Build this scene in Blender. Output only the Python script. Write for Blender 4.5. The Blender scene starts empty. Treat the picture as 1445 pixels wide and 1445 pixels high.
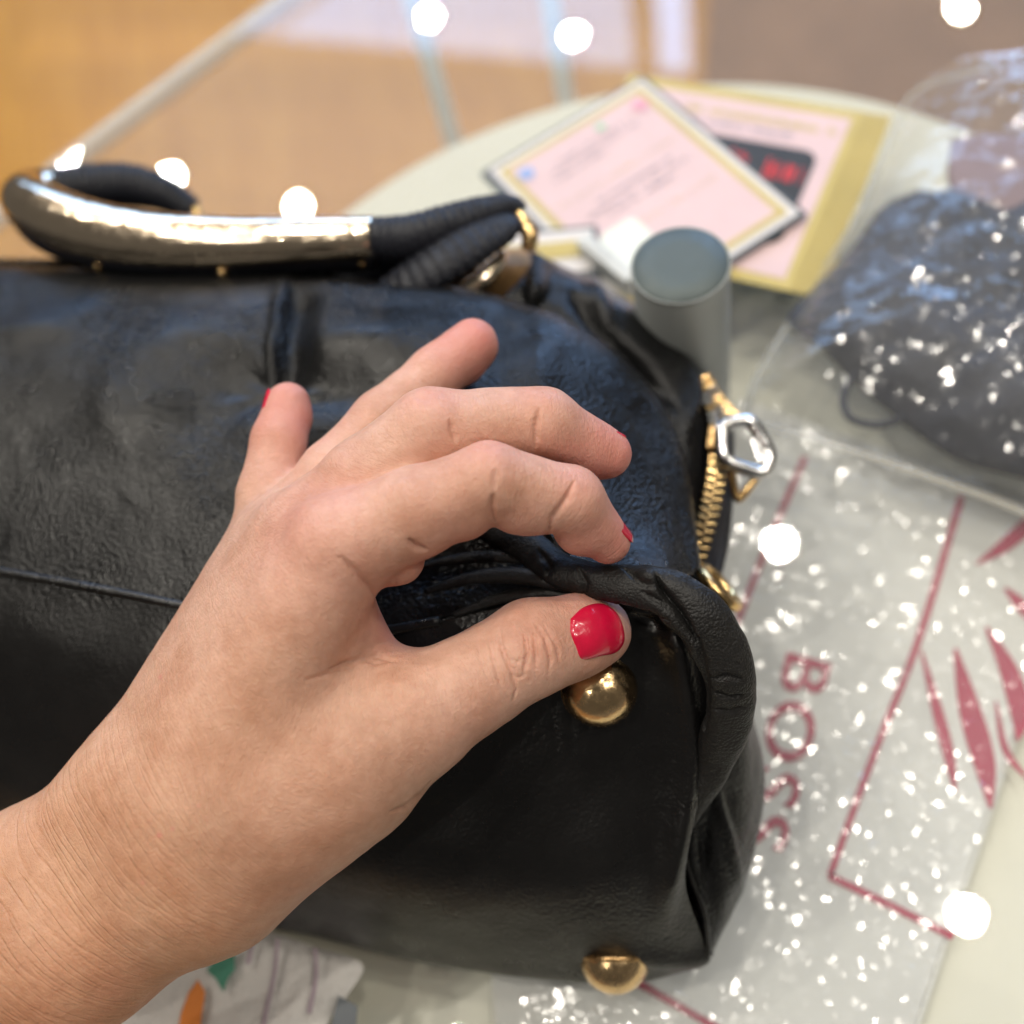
import bpy, bmesh, math, random
import numpy as np
from mathutils import Vector, Matrix
from mathutils.bvhtree import BVHTree

random.seed(7); rng = np.random.default_rng(7)
S = bpy.context.scene
COL = S.collection

# ------------------------------------------------------------------ camera
FPX, CAMH = 1480.0, 0.29                    # focal length in px of a 1445 px frame, height over the glass
PITCH, ROLL = math.radians(60), math.radians(20)
_F = np.array([0, math.cos(PITCH), -math.sin(PITCH)])
_R0 = np.array([1.0, 0, 0]); _U0 = np.array([0, math.sin(PITCH), math.cos(PITCH)])
_R = math.cos(ROLL)*_R0 - math.sin(ROLL)*_U0
_D = -math.sin(ROLL)*_R0 - math.cos(ROLL)*_U0
CAM = np.array([0, 0, CAMH])
cd = bpy.data.cameras.new('camera'); cam = bpy.data.objects.new('camera', cd); COL.objects.link(cam)
M = Matrix.Identity(4)
for i in range(3):
    M[i][0] = _R[i]; M[i][1] = -_D[i]; M[i][2] = -_F[i]; M[i][3] = CAM[i]
cam.matrix_world = M
cd.sensor_width = 36; cd.sensor_fit = 'HORIZONTAL'; cd.lens = FPX/1445*36
cd.clip_start = 0.01; cd.clip_end = 50
cd.dof.use_dof = True; cd.dof.focus_distance = 0.2165; cd.dof.aperture_fstop = 6.0
S.camera = cam

# ------------------------------------------------------------------ world, lamps, exposure
w = bpy.data.worlds.new('World'); S.world = w; w.use_nodes = True
w.node_tree.nodes['Background'].inputs[0].default_value = (1.0, 0.93, 0.85, 1)
w.node_tree.nodes['Background'].inputs[1].default_value = 0.075
S.view_settings.view_transform = 'Standard'; S.view_settings.look = 'None'
S.view_settings.exposure = 0.32; S.view_settings.gamma = 1.0
S.cycles.use_denoising = True
S.cycles.max_bounces = 6; S.cycles.diffuse_bounces = 3; S.cycles.glossy_bounces = 3; S.cycles.transmission_bounces = 4
S.cycles.use_adaptive_sampling = True; S.cycles.adaptive_threshold = 0.03
S.cycles.use_light_tree = True; S.cycles.transparent_max_bounces = 16
S.cycles.sample_clamp_indirect = 6.0
S.cycles.caustics_reflective = False; S.cycles.caustics_refractive = False
LAMP_Z = 2.4
def downlight(x, y, watts=7.4, r=0.024, col=(1.0, 0.93, 0.82)):
    L = bpy.data.lights.new('downlight', 'AREA'); L.shape = 'DISK'; L.size = 2*r; L.energy = watts; L.color = col
    o = bpy.data.objects.new('downlight', L); COL.objects.link(o); o.location = (x, y, LAMP_Z)
    return o
# ceiling spots (the ones mirrored in the glass, and the rest of the ceiling behind the camera)
for x, y in [(.373, 3.88), (.856, 3.47), (-.80, 3.50), (-.356, 3.10), (-1.2, 3.83), (.67, 1.169), (.664, .1425), (2.14, 2.89)]:
    downlight(x, y)
for x, y in [(-.30, .95), (-.95, 1.0), (-.55, .25), (-1.3, .1), (-1.5, 1.9), (-.85, 1.75), (1.0, -.6), (-1.5, -.8), (1.8, -.7), (1.75, .35)]:
    downlight(x, y)
# daylight from the shop window beyond the table (mirrored in the far glass)
def window(a, b, z0, z1, watts):
    L = bpy.data.lights.new('window_light', 'AREA'); L.shape = 'RECTANGLE'; d = Vector((b[0]-a[0], b[1]-a[1], 0)); L.size = d.length; L.size_y = z1-z0
    L.energy = watts; L.color = (.34, .57, 1.0); d.normalize()
    o = bpy.data.objects.new('window_light', L); COL.objects.link(o)
    n = Vector((-d.y, d.x, 0)); c = Vector(((a[0]+b[0])/2, (a[1]+b[1])/2, (z0+z1)/2))
    if n.dot(-c) < 0: n = -n                                  # lights towards the table
    o.matrix_world = Matrix.Translation(c) @ Matrix((( d.x, 0, -n.x), (d.y, 0, -n.y), (0, 1, 0))).to_4x4()
    if (o.matrix_world.to_3x3() @ Vector((0, 0, -1))).dot(n) < 0: print('window faces away')
    return o
window((-1.30, 4.88), (1.00, 3.18), 1.0, 2.4, 44)             # shop front beyond the table, a post between its panes
window((1.075, 3.125), (1.17, 3.055), 1.0, 2.4, 2.9)
window((1.60, 2.80), (2.40, 1.90), .40, 1.60, 30)                  # side window on the right

# ------------------------------------------------------------------ helpers
def ray(x, y): return _F + (x-722.5)/FPX*_R + (y-722.5)/FPX*_D
def P(x, y, z):                              # the point of height z seen at (x, y)
    r = ray(x, y); return CAM + r*((z-CAMH)/r[2])
def Q(x, y, d): return CAM + ray(x, y)*d     # the point at axial depth d seen at (x, y)
def to_px(V):
    q = V-CAM; d = q@_F
    return np.stack([(q@_R)/d*FPX+722.5, (q@_D)/d*FPX+722.5], -1), d

def vnoise(p, seed=0):                       # smooth value noise, vectorised, -1..1
    p = np.asarray(p, float); i = np.floor(p).astype(np.int64); f = p-i; u = f*f*(3-2*f)
    def h(a, b, c):
        n = (a*374761393 + b*668265263 + c*2147483647 + seed*974634777) & 0x7fffffff
        n = ((n ^ (n >> 13))*1274126177) & 0x7fffffff
        return ((n ^ (n >> 16)) & 0xffff)/32767.5-1
    r = 0
    for dx in (0, 1):
        for dy in (0, 1):
            for dz in (0, 1):
                wgt = (u[..., 0] if dx else 1-u[..., 0])*(u[..., 1] if dy else 1-u[..., 1])*(u[..., 2] if dz else 1-u[..., 2])
                r = r+wgt*h(i[..., 0]+dx, i[..., 1]+dy, i[..., 2]+dz)
    return r
def fbm(p, oct=3, seed=0):
    r = 0; a = 1; p = np.asarray(p, float)
    for k in range(oct): r = r+a*vnoise(p, seed+k*17); p = p*2.03; a *= .5
    return r/1.75

def mesh_obj(name, V, Fc, mat=None, parent=None, smooth=True):
    me = bpy.data.meshes.new(name)
    if isinstance(Fc, np.ndarray):
        me.vertices.add(len(V)); me.vertices.foreach_set('co', np.asarray(V, np.float32).ravel()); me.loops.add(Fc.size); me.loops.foreach_set('vertex_index', Fc.ravel().astype(np.int32))
        me.polygons.add(len(Fc)); me.polygons.foreach_set('loop_start', np.arange(0, Fc.size, 4, dtype=np.int32)); me.update(calc_edges=True)
    else: me.from_pydata([tuple(v) for v in V], [], [tuple(int(i) for i in f) for f in Fc]); me.update()
    if smooth: me.polygons.foreach_set('use_smooth', [True]*len(me.polygons))
    o = bpy.data.objects.new(name, me); COL.objects.link(o)
    if mat: me.materials.append(mat)
    if parent: o.parent = parent
    return o
def empty(name, label, cat, group=None):
    o = bpy.data.objects.new(name, None); COL.objects.link(o); tag(o, label, cat, group); return o
def tag(o, label=None, cat=None, group=None, kind=None):
    if label: o['label'] = label
    if cat: o['category'] = cat
    if group: o['group'] = group
    if kind: o['kind'] = kind
    return o
def fix_normals(o):
    bm = bmesh.new(); bm.from_mesh(o.data); bmesh.ops.recalc_face_normals(bm, faces=bm.faces); bm.to_mesh(o.data); bm.free(); return o

def cr(pts, n):                              # centripetal-ish Catmull-Rom through points, n samples per span
    pts = np.asarray(pts, float); m = len(pts)
    ext = np.vstack([2*pts[0]-pts[1], pts, 2*pts[-1]-pts[-2]]); out = []
    for i in range(m-1):
        p0, p1, p2, p3 = ext[i:i+4]
        d0 = max(np.linalg.norm((p1-p0)[:2]), 1e-9)**.5; d1 = max(np.linalg.norm((p2-p1)[:2]), 1e-9)**.5; d2 = max(np.linalg.norm((p3-p2)[:2]), 1e-9)**.5
        m1 = ((p1-p0)/d0-(p2-p0)/(d0+d1)+(p2-p1)/d1)*d1
        m2 = ((p2-p1)/d1-(p3-p1)/(d1+d2)+(p3-p2)/d2)*d1
        t = np.linspace(0, 1, n, endpoint=False)[:, None]
        out.append((2*t**3-3*t**2+1)*p1+(t**3-2*t**2+t)*m1+(-2*t**3+3*t**2)*p2+(t**3-t**2)*m2)
    out.append(pts[-1:]); return np.vstack(out)
def surf(ctrl, nu, nv):                      # ctrl[i][j] = (px, py, z) -> fine world grid
    rows = [cr(r, nu) for r in ctrl]; rows = np.array(rows)              # m x U x 3
    g = np.array([cr(rows[:, k], nv) for k in range(rows.shape[1])])     # U x V x 3
    sh = g.shape; W = np.array([P(*q) for q in g.reshape(-1, 3)]).reshape(sh)
    return g, W
def grid_normals(W):
    a = np.gradient(W, axis=0); b = np.gradient(W, axis=1); n = np.cross(a, b); n /= np.maximum(np.linalg.norm(n, axis=-1, keepdims=True), 1e-12)
    s = np.sign((n*(CAM-W)).sum(-1, keepdims=True).mean())
    return n*s
def grid_faces(U, V, off=0, closed_u=False):
    f = []
    for i in range(U if closed_u else U-1):
        for j in range(V-1):
            a = i*V+j; b = ((i+1) % U)*V+j; f.append((off+a, off+a+1, off+b+1, off+b))
    return f
def grid_obj(name, W, mat, parent, thick=0):
    U, V = W.shape[:2]
    n = grid_normals(W)
    if thick:                                # a closed sheet of leather with real thickness
        B = W-n*thick
        VV = np.vstack([W.reshape(-1, 3), B.reshape(-1, 3)]); N = U*V
        f = grid_faces(U, V)+[(a+N, d+N, c+N, b+N) for a, b, c, d in grid_faces(U, V)]
        rim = [i*V for i in range(U)]+[(U-1)*V+j for j in range(1, V)]+[i*V+V-1 for i in range(U-2, -1, -1)]+[j for j in range(V-2, 0, -1)]
        for k in range(len(rim)):
            a, b = rim[k], rim[(k+1) % len(rim)]; f.append((a, b, b+N, a+N))
        return fix_normals(mesh_obj(name, VV, f, mat, parent))
    return mesh_obj(name, W.reshape(-1, 3), grid_faces(U, V), mat, parent)

def sweep(name, pts, rad, mat, parent, seg=20, n=8, flat=1.0, up=(0, 0, 1), cap=True, ribs=None, closed=False):
    """tube along world points; rad per point; flat squeezes it along 'up'"""
    pts = np.asarray(pts, float); rad = np.asarray(rad, float)
    if closed:
        L = pts; R_ = rad
    else:
        C4 = cr(np.c_[pts*1000, rad*1000], n)/1000; L = C4[:, :3]; R_ = C4[:, 3]
    T = np.gradient(L, axis=0)
    if closed: T = np.roll(L, -1, 0)-np.roll(L, 1, 0)
    T /= np.linalg.norm(T, axis=1, keepdims=True)
    up = np.array(up, float); V = []
    for k in range(len(L)):
        b = np.cross(T[k], up); b /= max(np.linalg.norm(b), 1e-9); c = np.cross(b, T[k])
        r = R_[k]*(1 if ribs is None else ribs(k/len(L)))
        for s in range(seg):
            a = 2*math.pi*s/seg; V.append(L[k]+b*r*math.cos(a)+c*r*flat*math.sin(a))
    m = len(L); f = []
    for k in range(m if closed else m-1):
        for s in range(seg):
            k2 = (k+1) % m; s2 = (s+1) % seg
            f.append((k*seg+s, k2*seg+s, k2*seg+s2, k*seg+s2))
    if cap and not closed:                   # domed ends
        for k, sg in ((0, -1), (m-1, 1)):
            c0 = len(V); V.append(L[k]+T[k]*sg*R_[k]*.35)
            for s in range(seg): f.append((k*seg+s, k*seg+(s+1) % seg, c0))
    return fix_normals(mesh_obj(name, V, f, mat, parent))
def frame_from(n, up):
    n = np.array(n, float); n /= np.linalg.norm(n); x = np.cross(up, n); x /= np.linalg.norm(x); y = np.cross(n, x); return x, y, n
def lathe(name, c, axis, prof, mat, parent=None, seg=40):
    """revolve profile [(r, h), ...] about axis at c"""
    x, y, n = frame_from(axis, (0.13, 1, 0.2)); V = []; f = []; m = len(prof)
    for r, h in prof:
        for s in range(seg):
            a = 2*math.pi*s/seg; V.append(np.array(c)+n*h+(x*math.cos(a)+y*math.sin(a))*max(r, 1e-6))
    for k in range(m-1):
        for s in range(seg): f.append((k*seg+s, k*seg+(s+1) % seg, (k+1)*seg+(s+1) % seg, (k+1)*seg+s))
    f.append(tuple(range(seg))); f.append(tuple((m-1)*seg+s for s in range(seg)))
    return fix_normals(mesh_obj(name, V, f, mat, parent))
def box_mesh(sx, sy, sz, bev):
    bm = bmesh.new(); bmesh.ops.create_cube(bm, size=1); bmesh.ops.scale(bm, vec=(sx, sy, sz), verts=bm.verts)
    if bev: bmesh.ops.bevel(bm, geom=bm.edges[:], offset=bev, segments=2, affect='EDGES', profile=.6)
    return bm
def box_obj(name, c, x, y, z, size, mat, parent=None, bev=0):
    bm = box_mesh(*size, bev); V = [np.array(c)+np.array(x)*v.co.x+np.array(y)*v.co.y+np.array(z)*v.co.z for v in bm.verts]
    bm.verts.index_update(); f = [[v.index for v in q.verts] for q in bm.faces]; bm.free()
    return fix_normals(mesh_obj(name, V, f, mat, parent, smooth=False))
def slab(name, poly, z0, z1, mat, parent=None, bev=0):
    """prism with outline poly [(x, y)] between two heights"""
    bm = bmesh.new(); vs = [bm.verts.new((p[0], p[1], z0)) for p in poly]; fa = bm.faces.new(vs)
    r = bmesh.ops.extrude_face_region(bm, geom=[fa]); bmesh.ops.translate(bm, vec=(0, 0, z1-z0), verts=[v for v in r['geom'] if isinstance(v, bmesh.types.BMVert)])
    bmesh.ops.recalc_face_normals(bm, faces=bm.faces)
    if bev:
        top = [e for e in bm.edges if all(abs(v.co.z-z1) < 1e-6 or abs(v.co.z-z0) < 1e-6 for v in e.verts) and abs(e.verts[0].co.z-e.verts[1].co.z) < 1e-6]
        bmesh.ops.bevel(bm, geom=top, offset=bev, segments=3, affect='EDGES')
    me = bpy.data.meshes.new(name); bm.to_mesh(me); bm.free()
    o = bpy.data.objects.new(name, me); COL.objects.link(o); me.materials.append(mat)
    if parent: o.parent = parent
    return o
def sheet(name, poly, z, mat, parent, t=0.00012): return slab(name, poly, z, z+t, mat, parent)

# ------------------------------------------------------------------ materials
def new_mat(name):
    m = bpy.data.materials.new(name); m.use_nodes = True; nt = m.node_tree; return m, nt, nt.nodes['Principled BSDF'], nt.nodes['Material Output']
class NB:
    def __init__(s, nt): s.nt = nt
    def n(s, t, **kw):
        o = s.nt.nodes.new(t)
        for k, v in kw.items():
            if k.startswith('i_'):
                key = k[2:]; key = int(key) if key.isdigit() else key.replace('_', ' ')
                if hasattr(v, 'links'): s.nt.links.new(v, o.inputs[key])
                else: o.inputs[key].default_value = v
            else: setattr(o, k, v)
        return o
    def link(s, a, b): s.nt.links.new(a, b)
    def coord(s, sc=(1, 1, 1), rot=(0, 0, 0), out='Object'):
        t = s.n('ShaderNodeTexCoord'); m = s.n('ShaderNodeMapping'); s.link(t.outputs[out], m.inputs[0]); m.inputs['Scale'].default_value = sc; m.inputs['Rotation'].default_value = rot; return m.outputs[0]
    def noise(s, vec, scale, detail=3, rough=.5, dist=0): return s.n('ShaderNodeTexNoise', i_Vector=vec, i_Scale=scale, i_Detail=detail, i_Roughness=rough, i_Distortion=dist).outputs['Fac']
    def ramp(s, fac, stops):
        r = s.n('ShaderNodeValToRGB'); s.link(fac, r.inputs[0]); e = r.color_ramp.elements
        for k, (p, c) in enumerate(stops):
            if k >= len(e): e.new(p)
            e[k].position = p; e[k].color = c if len(c) == 4 else (*c, 1)
        return r.outputs[0]
    def bump(s, h, dist, strength=1, nrm=None):
        b = s.n('ShaderNodeBump', i_Strength=strength, i_Distance=dist); s.link(h, b.inputs['Height'])
        if nrm: s.link(nrm, b.inputs['Normal'])
        return b.outputs[0]
    def math(s, op, a, b=0.0):
        o = s.n('ShaderNodeMath', operation=op)
        for k, v in enumerate((a, b)):
            if hasattr(v, 'links'): s.link(v, o.inputs[k])
            else: o.inputs[k].default_value = v
        return o.outputs[0]

def leather(name, spec=.29, base=(.005, .005, .0052), rough=(.25, .35), grain=1.0, wrinkle=1.0, scale=1.0):
    m, nt, b, out = new_mat(name); k = NB(nt); v = k.coord()
    warp = k.n('ShaderNodeTexNoise', i_Vector=v, i_Scale=260, i_Detail=2).outputs['Color']
    wv = k.n('ShaderNodeVectorMath', operation='MULTIPLY_ADD', i_0=warp, i_1=(.0012,)*3, i_2=v).outputs[0]
    vor = k.n('ShaderNodeTexVoronoi', i_Vector=wv, i_Scale=1050*scale, feature='F1').outputs['Distance']
    n1 = k.noise(v, 85, 4, .55, .6); n2 = k.noise(v, 420, 3, .6, 1.2)
    lines = k.n('ShaderNodeTexVoronoi', i_Vector=k.n('ShaderNodeVectorMath', operation='MULTIPLY_ADD', i_0=k.n('ShaderNodeTexNoise', i_Vector=v, i_Scale=110, i_Detail=3).outputs['Color'], i_1=(.006,)*3, i_2=v).outputs[0], i_Scale=190, feature='DISTANCE_TO_EDGE').outputs['Distance']
    crack = k.math('MINIMUM', lines, .10)
    amp = k.ramp(k.noise(v, 38, 2), [(.38, (.25,)*3), (.66, (1,)*3)])
    g = k.math('MULTIPLY', vor, amp)
    nr = k.bump(n1, .0010, .30*wrinkle); nr = k.bump(crack, .0008, .10*wrinkle, nr)
    nr = k.bump(n2, .00030, .6*grain, nr); nr = k.n('ShaderNodeBump', invert=True, i_Strength=1.0*grain, i_Distance=.00034, i_Height=g, i_Normal=nr).outputs[0]
    k.link(nr, b.inputs['Normal'])
    rr = k.ramp(k.noise(v, 55, 4, .6), [(.35, (rough[0],)*3), (.68, (rough[1],)*3)]); k.link(rr, b.inputs['Roughness'])
    c = k.ramp(k.noise(v, 30, 3), [(.3, base), (.75, tuple(x*1.6 for x in base))]); k.link(c, b.inputs['Base Color'])
    b.inputs['Specular IOR Level'].default_value = spec
    return m
def plain(name, col, rough=.5, metal=0, bump=None, vary=.12, scale=60, coat=0, spec=.5, rvar=.0):
    m, nt, b, out = new_mat(name); k = NB(nt); v = k.coord()
    lo = tuple(max(0, x*(1-vary)) for x in col); hi = tuple(min(1, x*(1+vary)) for x in col)
    k.link(k.ramp(k.noise(v, scale, 4, .6), [(.3, lo), (.7, hi)]), b.inputs['Base Color'])
    b.inputs['Metallic'].default_value = metal; b.inputs['Roughness'].default_value = rough; b.inputs['Coat Weight'].default_value = coat; b.inputs['Coat Roughness'].default_value = .06
    b.inputs['Specular IOR Level'].default_value = spec
    if rvar: k.link(k.ramp(k.noise(v, scale*3, 4, .65), [(.35, (max(.02, rough-rvar),)*3), (.7, (rough+rvar,)*3)]), b.inputs['Roughness'])
    if bump: k.link(k.bump(k.noise(v, bump[0], 3, .6), bump[1], 1), b.inputs['Normal'])
    return m
def clear(name, ior=1.45, rough=.02, tint=(1, 1, 1), bump=None, haze=None):
    """thin clear sheet: lets light straight through, mirrors by Fresnel"""
    m, nt, b, out = new_mat(name); k = NB(nt); nt.nodes.remove(b)
    bf = k.n('ShaderNodeNewGeometry').outputs['Backfacing']     # a sheet mirrors alike from both sides
    fr = k.n('ShaderNodeFresnel', i_IOR=k.math('ADD', k.math('MULTIPLY', bf, 1/ior-ior), ior)).outputs[0]
    tr = k.n('ShaderNodeBsdfTransparent', i_Color=(*tint, 1)).outputs[0]
    gl = k.n('ShaderNodeBsdfGlossy', i_Roughness=rough, i_Color=(1, 1, 1, 1)); nrm = None
    if bump:
        v = k.coord()
        for sc, ds, di in bump: nrm = k.bump(k.noise(v, sc, 3, .55, di), ds, 1, nrm)
        k.link(nrm, gl.inputs['Normal'])
    mx = k.n('ShaderNodeMixShader', i_0=fr, i_1=tr, i_2=gl.outputs[0]).outputs[0]
    if haze:
        df = k.n('ShaderNodeBsdfDiffuse', i_Color=(*haze[1], 1)).outputs[0]
        mx = k.n('ShaderNodeMixShader', i_0=haze[0], i_1=mx, i_2=df).outputs[0]
    k.link(mx, out.inputs[0]); return m

MAT = {}
MAT['leather'] = leather('black_leather')
MAT['leather_soft'] = leather('black_leather_smooth', spec=.45, base=(.0045, .0042, .0042), rough=(.24, .40), grain=.5, wrinkle=.5)
MAT['leather_fold'] = leather('black_leather_worn', base=(.010, .0095, .0092), rough=(.38, .55), grain=.7, wrinkle=.7, scale=1.7)
MAT['leather_wrap'] = leather('black_leather_wrap', base=(.012, .013, .018), rough=(.34, .5), grain=1.2, wrinkle=1.2)
MAT['tape'] = plain('black_cotton_tape', (.012, .012, .016), .75, bump=(1800, .0003))
MAT['lining'] = plain('tan_lining', (.42, .24, .10), .55, bump=(500, .0004), scale=90)
MAT['gold'] = plain('pale_gold', (.95, .78, .58), .165, 1, vary=.06, scale=120, rvar=.06, bump=(110, .0004))
MAT['gold_worn'] = plain('worn_gold', (.78, .53, .24), .22, 1, vary=.22, scale=150, rvar=.08)
MAT['steel'] = plain('steel', (.78, .78, .78), .18, 1, vary=.08, rvar=.06)
MAT['brass'] = plain('old_brass', (.52, .33, .15), .32, 1, vary=.25, scale=200, rvar=.1)
MAT['thread'] = plain('black_thread', (.02, .02, .022), .7)
MAT['nail'] = plain('red_nail_varnish', (.62, .006, .045), .22, vary=.10, scale=260, coat=.8, bump=(420, .00012))
MAT['glass'] = clear('clear_glass', 1.5, .004, haze=(.055, (.62, .62, .66)))  # grey haze colour paints in the reflection of a pale wall
MAT['cream'] = plain('cream_lacquer', (.77, .77, .63), .35, vary=.03, scale=14)
MAT['leg'] = plain('pale_acrylic', (.66, .72, .70), .25, vary=.05)

# ------------------------------------------------------------------ the setting: floor and table
def wood():
    m, nt, b, out = new_mat('wood_floor'); k = NB(nt); v = k.coord((1, 1, 1), (0, 0, math.radians(30)))
    st = k.coord((14, 1.2, 1), (0, 0, math.radians(30)))
    g = k.noise(st, 3.2, 5, .6, .8)
    c = k.ramp(g, [(.25, (.46, .205, .028)), (.55, (.56, .27, .042)), (.8, (.62, .325, .06))])
    br = k.n('ShaderNodeTexBrick', i_Vector=v, i_Color1=(.9, .9, .9, 1), i_Color2=(1.05, 1.05, 1.05, 1), i_Mortar=(.86, .84, .82, 1), i_Scale=1.0, i_Mortar_Size=.002); br.inputs['Brick Width'].default_value = .9; br.inputs['Row Height'].default_value = .09
    mx = k.n('ShaderNodeMix', data_type='RGBA', blend_type='MULTIPLY'); mx.inputs[0].default_value = 1; k.link(c, mx.inputs[6]); k.link(br.outputs[0], mx.inputs[7])
    k.link(mx.outputs[2], b.inputs['Base Color']); b.inputs['Roughness'].default_value = .38
    return m
fl = slab('floor', [(-3, -2), (4, -2), (4, 4.5), (-3, 4.5)], -.77, -.75, wood()); tag(fl, kind='structure')

mq = [P(x, y, -.745)[:2] for x, y in [(985, 190), (1003, -60), (1900, -60), (1900, 420)]]  # added thin dark sheet: its brown stands in for shade on the floor
shade_ = slab('floor_shade', [tuple(q) for q in mq], -.7495, -.742, plain('brown_floor_shade', (.27, .15, .075), .8, vary=.15, scale=9, bump=(300, .002))); tag(shade_, 'added dark brown sheet for the shade on the wooden floor beyond the table', 'mat')
tbl = empty('side_table', 'small table with clear glass top over a round cream shelf', 'table')
e0, e1 = P(60, 240, 0)[:2], P(380, 0, 0)[:2]; ed = (e1-e0)/np.linalg.norm(e1-e0); en = np.array([ed[1], -ed[0]])
gl_poly = [e0-ed*.32, e1+ed*.62, e1+ed*.62+en*.95, e0-ed*.32+en*.95]
gt = slab('glass_top', gl_poly, -.008, 0.0, MAT['glass'], tbl, bev=.0015)
MAT['edge'] = clear('ground_glass_edge', 1.5, .25, haze=(.42, (.78, .80, .78)))
sweep('ground_edge', [np.array([*(e0-ed*.32-en*-.0012), -.004]), np.array([*(e1+ed*.62-en*-.0012), -.004])], [.0046]*2, MAT['edge'], tbl, 12, 4)
cx, cy, cr_ = .0581, .1854, .1906
disc = []
for k in range(160):
    a = 2*math.pi*k/160; s = math.sin(a); disc.append((cx+cr_*1.0*math.cos(a)*(1 if s > 0 else 1.25), cy+cr_*s*(1 if s > 0 else 1.75)))
slab('shelf', disc, -.045, -.03, MAT['cream'], tbl, bev=.004)
for (x, y) in [(571, 0), (770, 0)]:
    p = P(x, y-40, -.01)
    lathe('leg', (p[0], p[1], -.75), (0, 0, 1), [(.0048, 0), (.0048, .74)], MAT['leg'], tbl, 20)

# ------------------------------------------------------------------ the hand (one continuous skin grown from an implicit field)
def skin_mat():
    m, nt, b, out = new_mat('skin'); k = NB(nt); v = k.coord()
    at = k.n('ShaderNodeAttribute', attribute_name='flow').outputs['Vector']      # along / across the limb, metres
    tip = k.n('ShaderNodeAttribute', attribute_name='blush').outputs['Fac']
    wr = k.n('ShaderNodeAttribute', attribute_name='wrist').outputs['Fac']
    c1 = k.ramp(k.noise(v, 70, 4, .6), [(.30, (.51, .28, .19)), (.5, (.585, .35, .255)), (.70, (.64, .405, .305))])
    mott = k.ramp(k.noise(v, 420, 3, .6), [(.3, (.93, .90, .88)), (.7, (1.05, 1.05, 1.05))])
    mx = k.n('ShaderNodeMix', data_type='RGBA', blend_type='MULTIPLY'); mx.inputs[0].default_value = 1; k.link(c1, mx.inputs[6]); k.link(mott, mx.inputs[7])
    tn = k.n('ShaderNodeAttribute', attribute_name='tan').outputs['Fac']; mt = k.n('ShaderNodeMix', data_type='RGBA', blend_type='MULTIPLY'); mt.inputs[0].default_value = 1
    k.link(mx.outputs[2], mt.inputs[6]); k.link(k.ramp(tn, [(0, (1.10, 1.08, 1.10)), (1, (.94, .84, .68))]), mt.inputs[7]); mx = mt
    mb = k.n('ShaderNodeMix', data_type='RGBA', blend_type='MIX'); k.link(tip, mb.inputs[0]); k.link(mx.outputs[2], mb.inputs[6]); mb.inputs[7].default_value = (.66, .215, .185, 1)
    k.link(mb.outputs[2], b.inputs['Base Color'])
    b.inputs['Subsurface Weight'].default_value = .22; b.inputs['Subsurface Radius'].default_value = (1, .38, .2); b.inputs['Subsurface Scale'].default_value = .0035
    k.link(k.ramp(k.noise(v, 300, 3), [(.3, (.42,)*3), (.7, (.58,)*3)]), b.inputs['Roughness']); b.inputs['Specular IOR Level'].default_value = .42
    def aniso(su, sv, seed, detail=3, dist=.4):
        mp = k.n('ShaderNodeMapping', i_Vector=at); mp.inputs['Scale'].default_value = (su, sv, sv); mp.inputs['Location'].default_value = (seed, seed*2, 0)
        return k.noise(mp.outputs[0], 1, detail, .55, dist)
    l1 = aniso(430, 34, 3.1, 1, .25); ridge = k.math('ABSOLUTE', k.math('SUBTRACT', l1, .5)); rg = k.math('MINIMUM', ridge, .07)   # long wrist lines
    l2 = aniso(1500, 420, 7.7, 3); ridge2 = k.math('MINIMUM', k.math('ABSOLUTE', k.math('SUBTRACT', l2, .5)), .09)
    nr = k.bump(k.math('MULTIPLY', rg, wr), .0021, 1.0)
    nr = k.bump(ridge2, .0008, .65, nr); nr = k.bump(k.noise(v, 1300, 2, .6), .00022, .7, nr)
    k.link(nr, b.inputs['Normal']); return m

BONES = {  # (px, py, axial depth, radius in px)
 'palm': [[(300, 1110, .214, 98), (480, 772, .2075, 70)], [(262, 1100, .222, 98), (425, 758, .2195, 64)], [(222, 1108, .230, 92), (392, 768, .231, 58)], [(224, 1122, .236, 86), (372, 792, .240, 50)],
          [(300, 1200, .219, 128), (478, 1078, .2165, 116)], [(209, 1139, .227, 104), (40, 1264, .229, 103), (-170, 1405, .234, 106)], [(281, 1231, .221, 104), (106, 1338, .224, 103), (-110, 1480, .229, 106)]],
 'index': [[(480, 772, .2075, 70), (588, 722, .205, 63), (690, 678, .2035, 54), (806, 706, .209, 47), (858, 764, .2165, 33)]],
 'middle': [[(425, 758, .2195, 64), (515, 680, .2165, 61), (607, 607, .2145, 58), (768, 597, .2165, 49), (856, 641, .2225, 36)]],
 'ring': [[(392, 768, .231, 58), (470, 670, .236, 46), (540, 594, .240, 42), (615, 527, .2445, 38), (668, 486, .2475, 36)]],
 'pinky': [[(372, 792, .240, 50), (381, 700, .2395, 44), (394, 622, .243, 37), (406, 571, .246, 32)]],
 'thumb': [[(400, 1110, .216, 112), (588, 1008, .2145, 86), (650, 974, .2155, 71), (752, 914, .218, 67), (815, 897, .2215, 57), (842, 891, .2235, 49)]],
}
PADS = {  # soft flesh between the creases on the palm side
 'index': [(560, 788, .2125, 40), (598, 728, .2065, 54), (648, 713, .2055, 53), (734, 703, .207, 52), (758, 706, .208, 50), (822, 741, .2135, 44)],
 'middle': [(560, 655, .2165, 60), (690, 603, .217, 54), (725, 600, .2175, 52), (832, 636, .2225, 42)],
 'ring': [(650, 508, .2485, 38), (580, 560, .244, 38)],
 'pinky': [(410, 592, .246, 31)],
 'thumb': [(790, 915, .2225, 54), (690, 955, .2185, 66)],
}
WEB = [[(468, 868, .2195, 60), (520, 962, .2185, 56)]]
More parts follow.
